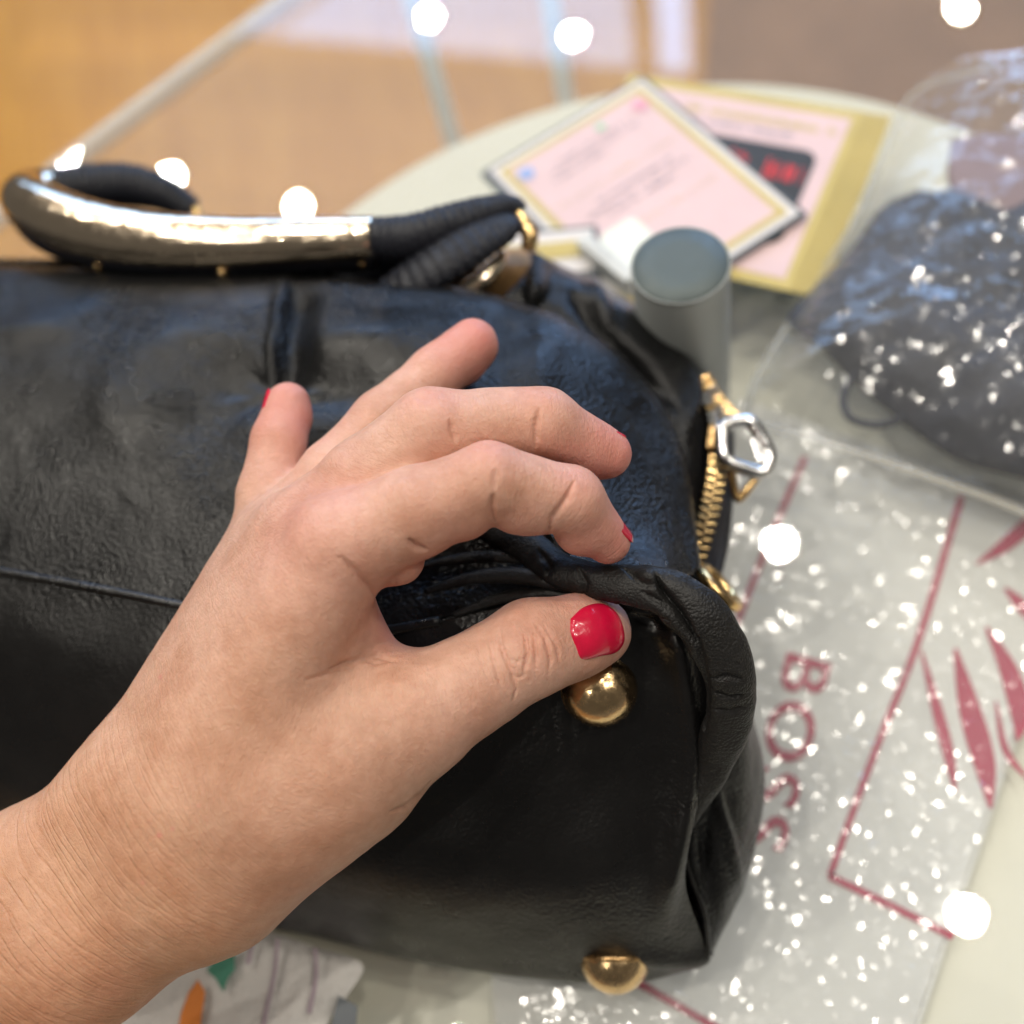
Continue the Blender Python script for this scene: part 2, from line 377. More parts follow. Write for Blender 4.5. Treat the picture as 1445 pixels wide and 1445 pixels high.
def prim_pts(seg): return [np.append(Q(x, y, d), r*d/FPX) for x, y, d, r in seg]
VOX = .0008
allp = np.array([q for b in BONES.values() for s in b for q in prim_pts(s)])
lo = (allp[:, :3]-allp[:, 3:]).min(0)-.004; hi = (allp[:, :3]+allp[:, 3:]).max(0)+.004
lim0 = Q(-70, 1500, .225); lo[0] = max(lo[0], -.215)
dim = np.ceil((hi-lo)/VOX).astype(int)+1
AX = [(lo[i]+VOX*np.arange(dim[i])).astype(np.float32) for i in range(3)]
BIG = .03
def sub_block(c0, c1, pad):
    i0 = np.clip(((c0-pad-lo)/VOX).astype(int), 0, dim-1); i1 = np.clip(((c1+pad-lo)/VOX).astype(int)+2, 1, dim); return i0, i1
def rcone(field, a, b, k):
    c0 = np.minimum(a[:3]-a[3], b[:3]-b[3]); c1 = np.maximum(a[:3]+a[3], b[:3]+b[3]); i0, i1 = sub_block(c0, c1, .010)
    sl = tuple(slice(i0[i], i1[i]) for i in range(3))
    a = a.astype(np.float32); b = b.astype(np.float32)
    X = AX[0][sl[0]][:, None, None]; Y = AX[1][sl[1]][None, :, None]; Z = AX[2][sl[2]][None, None, :]
    d = b[:3]-a[:3]; L2 = max(d@d, 1e-12)
    t = np.clip(((X-a[0])*d[0]+(Y-a[1])*d[1]+(Z-a[2])*d[2])/L2, 0, 1)
    q = np.sqrt((X-a[0]-t*d[0])**2+(Y-a[1]-t*d[1])**2+(Z-a[2]-t*d[2])**2)-(a[3]+(b[3]-a[3])*t)
    f = field[sl]; h = np.clip(.5+.5*(f-q)/k, 0, 1); field[sl] = f*(1-h)+q*h-k*h*(1-h)
def blank(): return np.full(tuple(dim), BIG, np.float32)
palm = blank()
for s in BONES['palm']:
    pp = prim_pts(s)
    for a, b in zip(pp, pp[1:]): rcone(palm, a, b, .010)
for s in WEB:
    pp = prim_pts(s); rcone(palm, pp[0], pp[1], .006)
field = palm.copy()
for name in ('index', 'middle', 'ring', 'pinky', 'thumb'):
    fd = blank()
    for s in BONES[name]:
        pp = prim_pts(s)
        for a, b in zip(pp, pp[1:]): rcone(fd, a, b, .0022)
    for q in PADS[name]:
        a = prim_pts([q])[0]; rcone(fd, a, a+np.array([1e-5, 0, 0, 0]), .0014)
    k = .0075 if name == 'thumb' else .0045
    h = np.clip(.5+.5*(palm-fd)/k, 0, 1); g = palm*(1-h)+fd*h-k*h*(1-h)
    k = .0008; h = np.clip(.5+.5*(field-g)/k, 0, 1); field = field*(1-h)+g*h-k*h*(1-h)
# soft unevenness: tendons and flesh
def surface_nets(fv):
    s = fv < 0
    c = s[:-1, :-1, :-1].astype(np.int8)
    tot = np.zeros_like(c, dtype=np.int8)
    for dx in (0, 1):
        for dy in (0, 1):
            for dz in (0, 1): tot += s[dx:s.shape[0]-1+dx, dy:s.shape[1]-1+dy, dz:s.shape[2]-1+dz]
    act = (tot > 0) & (tot < 8); idx = np.argwhere(act); ID = np.full(act.shape, -1, np.int64); ID[act] = np.arange(len(idx))
    acc = np.zeros((len(idx), 3)); cnt = np.zeros(len(idx))
    cor = [(x, y, z) for x in (0, 1) for y in (0, 1) for z in (0, 1)]
    val = {q: fv[idx[:, 0]+q[0], idx[:, 1]+q[1], idx[:, 2]+q[2]] for q in cor}
    for q in cor:
        for ax in range(3):
            if q[ax] == 0:
                q2 = tuple(1 if i == ax else q[i] for i in range(3)); a, b = val[q], val[q2]; m = (a < 0) != (b < 0)
                t = np.where(m, a/np.where(m, a-b, 1), 0); p = np.zeros((len(idx), 3)); p[:] = q; p[:, ax] = t; acc[m] += p[m]; cnt[m] += 1
    Vv = lo+VOX*(idx+acc/cnt[:, None]); F_ = []
    for ax in range(3):
        o1, o2 = [(1, 2), (2, 0), (0, 1)][ax]
        sh = [slice(1, n-1) for n in s.shape]; sh[ax] = slice(0, s.shape[ax]-1)
        a = s[tuple(sh)]; sh2 = list(sh); sh2[ax] = slice(1, s.shape[ax]); b = s[tuple(sh2)]
        e = np.argwhere(a != b); off = np.array([1, 1, 1]); off[ax] = 0; e0_ = e+off; ins = a[tuple(e.T)]
        def cell(d1, d2):
            q = e0_.copy(); q[:, o1] -= d1; q[:, o2] -= d2; return ID[tuple(q.T)]
        quad = np.stack([cell(1, 1), cell(0, 1), cell(0, 0), cell(1, 0)], 1); quad[~ins] = quad[~ins][:, ::-1]; F_.append(quad)
    return Vv, np.vstack(F_)
HV, HF = surface_nets(field)
tmp = mesh_obj('tmp', HV, HF); sm = tmp.modifiers.new('s', 'SMOOTH'); sm.factor = .5; sm.iterations = 4
sb = tmp.modifiers.new('d', 'SUBSURF'); sb.levels = 1; sb.render_levels = 1
me = bpy.data.meshes.new_from_object(tmp.evaluated_get(bpy.context.evaluated_depsgraph_get())); bpy.data.objects.remove(tmp)
NV = len(me.vertices); V = np.empty(NV*3); me.vertices.foreach_get('co', V); V = V.reshape(-1, 3)
NN = np.empty(NV*3); me.vertices.foreach_get('normal', NN); NN = NN.reshape(-1, 3)
px, dep = to_px(V); facing = (NN*(CAM-V)).sum(1)/np.linalg.norm(CAM-V, axis=1)
def poly_dist(p, line, taper=True):
    """pixel distance to a polyline; grows towards its ends so that a crease runs out softly"""
    best = np.full(len(p), 1e9); line = np.array(line, float); seg = np.linalg.norm(np.diff(line, axis=0), axis=1); tot = seg.sum(); s0 = 0; par = np.zeros(len(p))
    for a, b, L_ in zip(line, line[1:], seg):
        d = b-a; t = np.clip(((p-a)@d)/(d@d), 0, 1); q = np.linalg.norm(p-a-t[:, None]*d, axis=1); m = q < best; best = np.where(m, q, best); par = np.where(m, (s0+t*L_)/tot, par); s0 += L_
    e = np.clip(np.minimum(par, 1-par)/.3, .04, 1)
    return best/np.sqrt(e)+(1-e)*2.5
def z1(L): return [(300+x*.429, 420+y*.429) for x, y in L]
disp = np.zeros(NV)
ok = np.clip(facing*4, 0, 1)
CREASE = [  # polyline (in the close-up's coordinates), width px, depth m
 (z1([(945, 1085), (950, 1150), (985, 1230), (1000, 1290), (985, 1335)]), 3.0, .0008), (z1([(985, 1070), (1030, 1110), (1035, 1170), (1025, 1230), (1045, 1270)]), 2.6, .0008),
 (z1([(1015, 1065), (1060, 1120), (1065, 1180), (1060, 1240)]), 2.6, .0007), (z1([(1050, 1060), (1095, 1120), (1110, 1190), (1100, 1260)]), 2.6, .0007), (z1([(905, 1095), (920, 1170), (940, 1250), (960, 1310)]), 2.6, .0005),
 (z1([(870, 1110), (880, 1180), (905, 1260)]), 2.6, .00035), (z1([(1085, 1070), (1135, 1150), (1140, 1210)]), 2.6, .0004), (z1([(955, 1180), (1000, 1200), (1030, 1180)]), 2.2, .0002), (z1([(970, 1240), (1010, 1250), (1050, 1225)]), 2.2, .0002),
 (z1([(925, 640), (918, 700), (930, 740)]), 4.5, .0008), (z1([(930, 560), (925, 640)]), 4, .00035), (z1([(1190, 600), (1165, 660), (1115, 730), (1105, 780)]), 4.5, .0008),
 (z1([(640, 790), (670, 820), (710, 830)]), 4.5, .0010), (z1([(780, 400), (790, 440), (800, 480)]), 4, .0007), (z1([(1075, 360), (1065, 420), (1060, 500)]), 4, .0007),
 (z1([(420, 850), (470, 905), (520, 960), (545, 995)]), 5, .0008), (z1([(380, 1225), (450, 1200), (540, 1175), (610, 1195)]), 4.5, .0007), (z1([(300, 1260), (400, 1235), (480, 1215)]), 4, .0003), (z1([(480, 1170), (530, 1200), (600, 1190)]), 3.5, .0004),
 ([(608, 1100), (596, 1122), (572, 1140), (548, 1146)], 4, .0008),
 (z1([(845, 470), (900, 500), (940, 490)]), 3, .0002), (z1([(870, 462), (930, 480), (985, 485)]), 3, .0002), (z1([(660, 330), (720, 340)]), 3, .0002),
]
for L, wd, dp in CREASE: disp -= dp*np.exp(-(poly_dist(px, L)/wd)**2)*ok
# red-rimmed hollow between thumb and index, knuckle swell, uneven flesh
disp += .00035*fbm(V*90, 2, 5)+.00012*fbm(V*260, 2, 9)
# thumb nail bed: flattened top
nb = np.exp(-(((px[:, 0]-845)/55)**2+((px[:, 1]-890)/52)**2)**2); disp -= .0007*nb*ok
V = V+NN*disp[:, None]; me.vertices.foreach_set('co', V.ravel()); me.update()
# flow coordinates along the limbs, blush at the fingertips
W_ = np.zeros(NV); SA = np.zeros(NV); AC = np.zeros((NV, 3)); blush = np.zeros(NV)
for nm, chains in BONES.items():
    for s in chains:
        pp = prim_pts(s); acc = 0 if nm != 'palm' else 0
        for a, b in zip(pp, pp[1:]):
            d = b[:3]-a[:3]; L = np.linalg.norm(d); d = d/L; t = np.clip((V-a[:3])@d, 0, L); ds = np.linalg.norm(V-a[:3]-t[:, None]*d, axis=1)-(a[3]+(b[3]-a[3])*t/L)
            wgt = np.exp(-np.maximum(ds, -.004)/.0025)+1e-9; W_ += wgt
            if nm == 'palm': axis = Q(425, 880, .216)-Q(75, 1300, .226); axis /= np.linalg.norm(axis); SA += wgt*((V-Q(75, 1300, .226))@axis)
            else: SA += wgt*(.1+acc+(V-a[:3])@d)
            acc += L
    if nm != 'palm':
        tipc = prim_pts(BONES[nm][0])[-1]; blush = np.maximum(blush, (.85 if nm != 'thumb' else .25)*np.exp(-(np.linalg.norm(V-tipc[:3], axis=1)/.0145)**2))
for (x, y, d, r, a) in [(610, 765, .208, 40, .55), (540, 890, .216, 32, .5), (755, 735, .210, 34, .4), (545, 830, .214, 36, .45), (455, 755, .206, 75, .42), (690, 640, .2005, 40, .42), (610, 570, .211, 40, .38), (760, 900, .214, 48, .28), (806, 690, .206, 44, .4), (770, 570, .214, 44, .35), (640, 745, .206, 60, .35), (740, 720, .208, 50, .4), (470, 1230, .22, 90, .3), (690, 1020, .215, 70, .2), (420, 640, .243, 30, .45), (690, 520, .247, 30, .5), (690, 735, .207, 22, .35), (806, 690, .206, 40, .25), (170, 1420, .222, 110, .25)]:
    blush = np.maximum(blush, a*np.exp(-(np.linalg.norm(V-Q(x, y, d), axis=1)/(r*d/FPX*1.3))**2))
for (x, y, r, a) in [(226, 955, 3.0, .8), (224, 1179, 3.6, .9), (243, 1170, 2.6, .75), (201, 1246, 3.2, .6), (280, 1137, 2.4, .5), (845, 707, 3.0, .7)]:
    blush = np.maximum(blush, a*np.exp(-(np.hypot(px[:, 0]-x, px[:, 1]-y)/r)**2)*(facing > .2))
blush = np.clip(blush*(.85+.35*fbm(V*140, 3, 3)), 0, 1)
flow = np.c_[SA/W_, px[:, 0]*.00015*.7+px[:, 1]*.00015*.7, dep]
wrist = np.clip(1.15-np.linalg.norm((px-[60, 1270])/[330, 330], axis=1)*.95, .12, 1)
a_ = me.attributes.new('flow', 'FLOAT_VECTOR', 'POINT'); a_.data.foreach_set('vector', flow.ravel())
a_ = me.attributes.new('blush', 'FLOAT', 'POINT'); a_.data.foreach_set('value', blush)
tanv = np.clip(1-((px-[75, 1300])@np.array([.70, -.71]))/620+.12*fbm(V*60, 3, 15), 0, 1)
a_ = me.attributes.new('tan', 'FLOAT', 'POINT'); a_.data.foreach_set('value', tanv)
a_ = me.attributes.new('wrist', 'FLOAT', 'POINT'); a_.data.foreach_set('value', wrist)
me.polygons.foreach_set('use_smooth', [True]*len(me.polygons)); me.materials.clear(); me.materials.append(skin_mat()); me.name = 'person'
hand = bpy.data.objects.new('person', me); COL.objects.link(hand)
tag(hand, "bare left hand and forearm with red nails pinching the bag's leather corner", 'hand')
_li = np.empty(len(me.loops), np.int32); me.loops.foreach_get('vertex_index', _li); _q = _li.reshape(-1, 4); _c = px[_q[:, 0]]
_near = (np.abs(_c[:, 0]-845) < 90) & (np.abs(_c[:, 1]-890) < 80); _q = _q[_near]; _u, _inv = np.unique(_q, return_inverse=True)
HB = BVHTree.FromPolygons(V[_u].tolist(), _inv.reshape(-1, 4).tolist())

# thumb nail: laid over the thumb's back and lifted a little, gently domed
def nail_on(outline, bulge, name='fingernail', lift=.00025, mat=None):
    o = np.array(outline, float); c = o.mean(0); n = len(o); m = 64
    oc = cr(np.vstack([o, o[:1]]), 8)[:-1]; m = len(oc); Vt = []; Fc = []; R_ = 9
    def hit(x, y):
        r = ray(x, y); h = HB.ray_cast(Vector(CAM), Vector(r).normalized()); return np.array(h[0]), np.array(h[1])
    p, nn = hit(*c); Vt.append(p+nn*(lift+bulge))
    for k in range(1, R_+1):
        t = k/R_
        for q in oc:
            p, nn = hit(*(c+(q-c)*t)); Vt.append(p+nn*(lift+bulge*(1-t**2.5)-.0006*(k == R_)))
    for s in range(m): Fc.append((0, 1+s, 1+(s+1) % m))
    for k in range(R_-1):
        for s in range(m): Fc.append((1+k*m+s, 1+(k+1)*m+s, 1+(k+1)*m+(s+1) % m, 1+k*m+(s+1) % m))
    return fix_normals(mesh_obj(name, Vt, Fc, mat or MAT['nail'], hand))
nail_on([(803, 872), (822, 855), (849, 849), (871, 862), (882, 886), (883, 907), (872, 922), (847, 928), (820, 932), (811, 913), (803, 892)], .0006)
def nail_cap(c, axis, dors, r, length, width_ang, name='fingernail'):
    """curved nail plate on the back of a fingertip: c tip centre, axis towards the tip, dors out of the nail"""
    axis = axis/np.linalg.norm(axis); dors = dors-axis*(dors@axis); dors /= np.linalg.norm(dors); sd = np.cross(axis, dors); Vt = []; nu, nv = 12, 14
    for i in range(nu):
        u = i/(nu-1); s = (u-.5)*length+r*.25
        for j in range(nv):
            a = (j/(nv-1)-.5)*width_ang*(1-.25*max(0, u-.6)); rr = r*(1.02-.05*abs(u-.4)); Vt.append(c+axis*s+rr*(dors*math.cos(a)+sd*math.sin(a)))
    W = np.array(Vt).reshape(nu, nv, 3)
    B = W-.0006*(W-(c+axis*0))/r; VV = np.vstack([W.reshape(-1, 3), B.reshape(-1, 3)]); N = nu*nv; f = grid_faces(nu, nv)+[(a+N, d+N, c2+N, b+N) for a, b, c2, d in grid_faces(nu, nv)]
    rim = [i*nv for i in range(nu)]+[(nu-1)*nv+j for j in range(1, nv)]+[i*nv+nv-1 for i in range(nu-2, -1, -1)]+list(range(nv-2, 0, -1))
    for k in range(len(rim)): f.append((rim[k], rim[(k+1) % len(rim)], rim[(k+1) % len(rim)]+N, rim[k]+N))
    return fix_normals(mesh_obj(name, VV, f, MAT['nail'], hand))
def tipdir(nm): pp = prim_pts(BONES[nm][0]); return pp[-1], pp[-1][:3]-pp[-2][:3]
for nm, dors, rk, ln, wa, sh in (('pinky', -_R*1.0+_F*.12, 1.05, .0062, 1.9, -.0026), ('ring', -_D*.75+_F*1.0-_R*.5, 1.0, .007, 1.8, -.003), ('middle', -_D*1.0+_F*.40+_R*.3, 1.01, .006, 1.8, -.0028), ('index', _R*1.0-_D*.3+_F*.25, 1.03, .0070, 1.7, -.0028)):
    t_, a_ = tipdir(nm); a_ = a_/np.linalg.norm(a_); nail_cap(t_[:3]+a_*sh, a_, dors, t_[3]*rk, ln, wa)

# ------------------------------------------------------------------ the handbag, lying on its back with the base towards the camera
bag = empty('handbag', 'black leather handbag with gilt tube handle, lying on its back on the table', 'handbag')
FC = [  # rows from the top hem (far) to the base seam (near); columns left to right
 [(-190, 415, .040), (0, 412, .040), (200, 418, .040), (400, 415, .042), (560, 425, .042), (680, 440, .040), (775, 480, .038), (850, 520, .036), (905, 585, .034), (940, 660, .034), (955, 740, .036), (962, 810, .040)],
 [(-190, 372, .070), (0, 374, .070), (200, 386, .071), (400, 390, .073), (560, 400, .073), (690, 412, .070), (790, 452, .066), (868, 496, .061), (928, 562, .056), (965, 645, .053), (980, 725, .055), (990, 800, .062)],
 [(-190, 425, .081), (0, 425, .081), (200, 435, .082), (400, 435, .083), (550, 440, .083), (665, 450, .081), (765, 490, .077), (840, 540, .072), (898, 605, .066), (938, 675, .063), (960, 745, .064), (975, 808, .068)],
 [(-190, 530, .086), (0, 532, .086), (200, 540, .087), (395, 550, .0855), (530, 545, .0865), (635, 545, .086), (730, 575, .083), (805, 620, .078), (862, 670, .073), (905, 720, .071), (935, 768, .072), (955, 815, .075)],
 [(-190, 660, .0845), (0, 672, .0845), (200, 695, .0845), (390, 705, .0835), (510, 695, .082), (615, 680, .081), (705, 690, .080), (780, 712, .078), (838, 740, .077), (885, 768, .077), (918, 795, .078), (942, 822, .080)],
 [(-190, 770, .0795), (0, 804, .0795), (200, 841, .0795), (390, 878, .079), (500, 890, .078), (610, 875, .077), (690, 845, .078), (765, 822, .081), (825, 815, .083), (875, 815, .084), (912, 825, .084), (945, 840, .084)],
]
g, W = surf(FC, 26, 44)
n = grid_normals(W)
pxg = g[..., :2]
d = np.zeros(g.shape[:2])
X, Y = pxg[..., 0], pxg[..., 1]
lx = 408-(Y-388)*.16                                                   # sewn pleat below the handle
fade = np.clip((560-Y)/60, 0, 1)*np.clip((Y-392)/34, .12, 1)
d += fade*(.0030*np.exp(-((X-lx+5)/7)**2)-.0044*np.exp(-((X-lx-11)/np.where(X > lx+11, 34, 9))**2)+.0016*np.exp(-((X-lx-62)/36)**2))
for k in range(9):                                                    # gathers fanning from the foot of the pleat
    a = math.radians(-170+k*42+random.uniform(-8, 8)); dx, dy = math.cos(a), math.sin(a); s_ = (X-384)*dx+(Y-545)*dy; q_ = -(X-384)*dy+(Y-545)*dx
    d += random.choice((1, -1))*random.uniform(.0005, .0011)*np.exp(-(q_/(5+.10*np.maximum(s_, 0)))**2)*np.clip(s_/18, 0, 1)*np.clip((random.uniform(70, 120)-s_)/40, 0, 1)
d -= .0030*np.exp(-(((X-360)/70)**2+((Y-545)/42)**2)); d -= .0028*np.exp(-(((X-470)/80)**2+((Y-548)/34)**2)); d += .0022*np.exp(-(((X-520)/75)**2+((Y-480)/32)**2))
d -= .0024*np.exp(-(((X-705)/42)**2+((Y-475)/48)**2)); d += .0018*np.exp(-(((X-760)/36)**2+((Y-505)/60)**2))
ra = np.hypot((X-300)/1.25, (Y-590)); d += .0009*np.exp(-((ra-122)/26)**2)*np.clip((640-Y)/50, 0, 1)*np.clip((390-X)/60, 0, 1)
d -= .0016*np.exp(-(((X-290)/70)**2+((Y-590)/60)**2))
d += .0012*np.exp(-((Y-(470-.10*X))/16)**2)*np.clip((150-X)/120, 0, 1)
d -= .0022*np.exp(-(((X-620)/140)**2+((Y-800)/50)**2))
for k in range(11):                                                   # gathers running towards the pinch
    cx_, cy_ = 795+random.uniform(-10, 10), 790; a = math.radians(182+k*13+random.uniform(-3, 3)); L = random.uniform(60, 150)
    dx, dy = math.cos(a), math.sin(a); s_ = (X-cx_)*dx+(Y-cy_)*dy; q_ = -(X-cx_)*dy+(Y-cy_)*dx
    d += random.choice((1, -1))*random.uniform(.0004, .0010)*np.exp(-(q_/(5+.07*np.maximum(s_, 0)))**2)*np.clip(s_/30, 0, 1)*np.clip((L-s_)/50, 0, 1)
d += .0009*fbm(W*30, 2, 2)+.00025*(1-np.abs(fbm(W*np.array([120, 70, 90]), 2, 31))*2)
rowfade = np.clip((np.arange(g.shape[1])-20)/25, 0, 1)[None, :]
W = W+n*(d*rowfade)[..., None]
grid_obj('front_panel', W, MAT['leather'], bag, .0012)

BC = [  # base: from the seam down to where it meets the table
 [(-190, 774, .0785), (0, 808, .0785), (230, 853, .0785), (420, 886, .0780), (560, 888, .077), (690, 858, .078), (800, 842, .0815), (880, 846, .0815), (940, 868, .080), (990, 905, .0745)],
 [(-190, 870, 0.0715), (0, 905, 0.0715), (230, 950, 0.0715), (430, 985, 0.0705), (575, 985, 0.0695), (710, 965, 0.0695), (815, 950, 0.0705), (890, 950, 0.0705), (952, 965, 0.0685), (1003, 990, 0.0645)],
 [(-190, 1000, 0.0560), (0, 1035, 0.0560), (235, 1085, 0.0560), (440, 1120, 0.0550), (590, 1130, 0.0545), (725, 1130, 0.0540), (830, 1120, 0.0540), (900, 1115, 0.0530), (945, 1112, 0.0520), (986, 1115, 0.0500)],
 [(-190, 1110, 0.0400), (0, 1140, 0.0400), (240, 1190, 0.0400), (445, 1232, 0.0390), (595, 1255, 0.0385), (735, 1262, 0.0380), (840, 1262, 0.0375), (905, 1258, 0.0370), (942, 1250, 0.0360), (966, 1238, 0.0360)],
 [(-190, 1190, 0.0138), (0, 1220, 0.0138), (240, 1268, 0.0138), (445, 1308, 0.0133), (597, 1340, 0.0128), (740, 1358, 0.0128), (848, 1364, 0.0128), (915, 1358, 0.0128), (960, 1340, 0.0133), (990, 1322, 0.0138)],
 [(-190, 1206, 0.0045), (0, 1236, 0.0045), (240, 1284, 0.0045), (445, 1324, 0.0045), (598, 1358, 0.0045), (745, 1381, 0.0045), (852, 1389, 0.0045), (922, 1381, 0.0045), (972, 1364, 0.0045), (999, 1350, 0.0055)],
 [(-190, 1165, 0.0012), (0, 1195, 0.0012), (240, 1243, 0.0012), (445, 1284, 0.0012), (598, 1318, 0.0012), (745, 1340, 0.0012), (852, 1348, 0.0012), (922, 1340, 0.0012), (965, 1325, 0.0012), (985, 1310, 0.0012)],
]
g, Wb = surf(BC, 24, 22); n = grid_normals(Wb); X, Y = g[..., 0], g[..., 1]
d = .0008*fbm(Wb*34, 3, 12)+.0022*np.exp(-((X-(955+20*np.sin((Y-900)/95)))/16)**2)*np.clip((1320-Y)/80, 0, 1)-.0016*np.exp(-((X-915)/26)**2)*np.clip((1300-Y)/100, 0, 1)
d += .0012*np.exp(-((Y-(1335+.02*X))/12)**2)*np.clip((X-860)/60, 0, 1)
for k in range(7):
    x0 = 780+k*22+random.uniform(-6, 6); d += random.choice((1, -1))*.00035*np.exp(-((X-x0-(Y-1000)*random.uniform(-.25, .15))/5)**2)*np.exp(-((Y-1000)/60)**2)
for y0, a_ in ((872, .0007), (884, -.0006), (900, .0004)): d += a_*np.exp(-((Y-y0-(X-930)*.28)/6)**2)*np.clip((X-880)/20, 0, 1)
Wb2 = Wb+n*d[..., None]
grid_obj('base_panel', Wb2, MAT['leather_soft'], bag, .0012)

# end panel (right) below the pinched corner
EC = [
 [(945, 890, .066), (958, 985, .050), (945, 1092, .036), (936, 1180, .024), (950, 1258, .013), (972, 1335, .004)],
 [(975, 880, .072), (985, 980, .056), (972, 1090, .042), (963, 1180, .031), (984, 1262, .0205), (999, 1348, .0075)],
 [(1010, 870, .066), (1025, 975, .054), (1020, 1085, .042), (1012, 1170, .031), (1012, 1255, .0205), (1001, 1350, .0075)],
 [(1035, 870, .054), (1052, 975, .044), (1062, 1075, .034), (1057, 1155, .025), (1040, 1250, .0155), (1003, 1351, .006)],
 [(1040, 880, .036), (1056, 985, .028), (1077, 1070, .020), (1075, 1150, .014), (1052, 1250, .008), (1004, 1350, .004)],
 [(1020, 900, .010), (1035, 1000, .008), (1050, 1080, .004), (1048, 1150, .002), (1030, 1240, .0015), (998, 1335, .0012)],
]
g, We = surf(EC, 22, 20); n = grid_normals(We); X, Y = g[..., 0], g[..., 1]
d = .0009*fbm(We*55, 3, 22)-.0028*np.exp(-((X-(1003+6*np.sin(Y/40)))/12)**2)*np.exp(-((Y-1215)/60)**2)+.0016*np.exp(-((X-1020-(Y-1150)*.25)/8)**2)*np.exp(-((Y-1170)/70)**2)
grid_obj('end_panel', We+n*d[..., None], MAT['leather'], bag, .0012)

# pinched corner fold, thumb and finger closed on it
FP = [(640, 730, .0795, 8), (690, 744, .0815, 15), (740, 767, .0845, 21), (790, 804, .0873, 24), (848, 819, .0892, 26), (905, 829, .0898, 32), (953, 845, .0890, 41), (996, 882, .0852, 43), (1025, 945, .0770, 40), (1028, 1005, .0670, 36), (1010, 1068, .0560, 27), (984, 1122, .0470, 18), (970, 1165, .0400, 7)]
pts = np.array([P(x, y, z) for x, y, z, r in FP]); rad = np.array([r*np.linalg.norm(P(x, y, z)-CAM)/FPX for x, y, z, r in FP])
fo = sweep('pinched_fold', pts, rad, MAT['leather_fold'], bag, seg=72, n=26, flat=.64, up=(0, -.35, 1))
vv = np.empty(len(fo.data.vertices)*3); fo.data.vertices.foreach_get('co', vv); vv = vv.reshape(-1, 3)
nn = np.empty_like(vv).ravel(); fo.data.vertices.foreach_get('normal', nn); nn = nn.reshape(-1, 3); fp, fd_ = to_px(vv)
dd = .0013*fbm(vv*62, 2, 41)+.00018*fbm(vv*330, 2, 43)
for L, wd, dp in [([(925, 812), (936, 836), (958, 866), (985, 915)], 7, .0030), ([(880, 800), (905, 822), (930, 826)], 5, .0008), ([(815, 800), (826, 822), (822, 850)], 4, .0007), ([(1000, 960), (1030, 955), (1055, 962)], 3, .0008), ([(1000, 975), (1028, 985), (1058, 980)], 3, .0008), ([(998, 1000), (1030, 1005), (1055, 996)], 3, .0006), ([(760, 775), (775, 800), (772, 815)], 5, .0008), ([(985, 900), (992, 960), (994, 1030)], 8, .0012), ([(870, 850), (905, 868), (945, 880)], 4, .0006), ([(905, 835), (930, 850), (950, 872)], 4, .0010)]:
    dd -= dp*np.exp(-(poly_dist(fp, L)/wd)**2)
dd += .0011*np.exp(-(((fp[:, 0]-915)/16)**2+((fp[:, 1]-812)/13)**2))
fo.data.vertices.foreach_set('co', (vv+nn*dd[:, None]).ravel()); fo.data.update()
# the back half's hem, just behind the mouth
g, Wh = surf([[(-190, 410, .040), (0, 410, .040), (250, 412, .040), (500, 412, .042), (640, 415, .042)], [(-190, 380, .060), (0, 380, .060), (250, 384, .060), (500, 388, .060), (640, 392, .058)], [(-190, 362, .060), (0, 364, .060), (250, 366, .060), (490, 370, .060), (600, 374, .058)], [(-190, 366, .040), (0, 368, .040), (250, 370, .040), (490, 374, .040), (600, 378, .040)]], 14, 10); grid_obj('back_hem', Wh, MAT['leather'], bag, .001)
# small puckered leather between finger and thumb
for L in ([(600, 835, .0795, 5), (670, 815, .0815, 10), (735, 812, .0840, 13), (790, 822, .0855, 12), (830, 835, .086, 6)], [(640, 868, .078, 4), (700, 846, .080, 8), (760, 836, .0825, 9), (805, 840, .084, 5)], [(590, 800, .079, 4), (640, 790, .080, 8), (700, 785, .082, 9), (745, 792, .0835, 6)]):
    sweep('pucker', [P(*q[:3]) for q in L], [q[3]*.00016 for q in L], MAT['leather_fold'], bag, seg=20, n=14, flat=.7)

# seam welts
def welt(name, L, r, mat): return sweep(name, [P(*q) for q in L], [r]*len(L), mat, bag, seg=12, n=14)
welt('seam_welt', [(-190, 772, .0802), (0, 806, .0802), (130, 829, .0803), (270, 857, .0803), (400, 882, .080), (520, 892, .0792), (620, 876, .0785)], .0011, MAT['leather_soft'])
welt('end_seam', [(988, 985, .058), (984, 1060, .048), (970, 1130, .0385), (962, 1185, .0318), (975, 1240, .0248), (994, 1290, .0185), (1000, 1348, .0085)], .0007, MAT['leather_soft'])

# back half: gusset above the zip, zip tape, lining
GC = [
 [(660, 470, .056), (760, 520, .052), (850, 570, .048), (905, 640, .045), (930, 720, .042), (945, 800, .040), (960, 850, .040)],
 [(700, 430, .062), (790, 478, .058), (872, 520, .053), (925, 580, .049), (958, 650, .046), (968, 730, .044), (980, 820, .042)],
 [(735, 395, .062), (820, 432, .058), (897, 470, .053), (950, 525, .048), (978, 590, .045), (985, 690, .042), (985, 800, .039)],
 [(752, 362, .056), (835, 402, .053), (912, 446, .047), (966, 497, .042), (992, 552, .039), (1002, 640, .038), (990, 780, .037)],
 [(752, 352, .046), (838, 396, .043), (918, 442, .037), (974, 498, .033), (998, 556, .031), (1018, 640, .032), (1006, 790, .033)],
 [(740, 375, .022), (820, 415, .018), (895, 465, .014), (945, 520, .012), (975, 585, .012), (990, 680, .012), (985, 800, .012)],
]
g, Wg = surf(GC, 22, 18); n = grid_normals(Wg); X, Y = g[..., 0], g[..., 1]
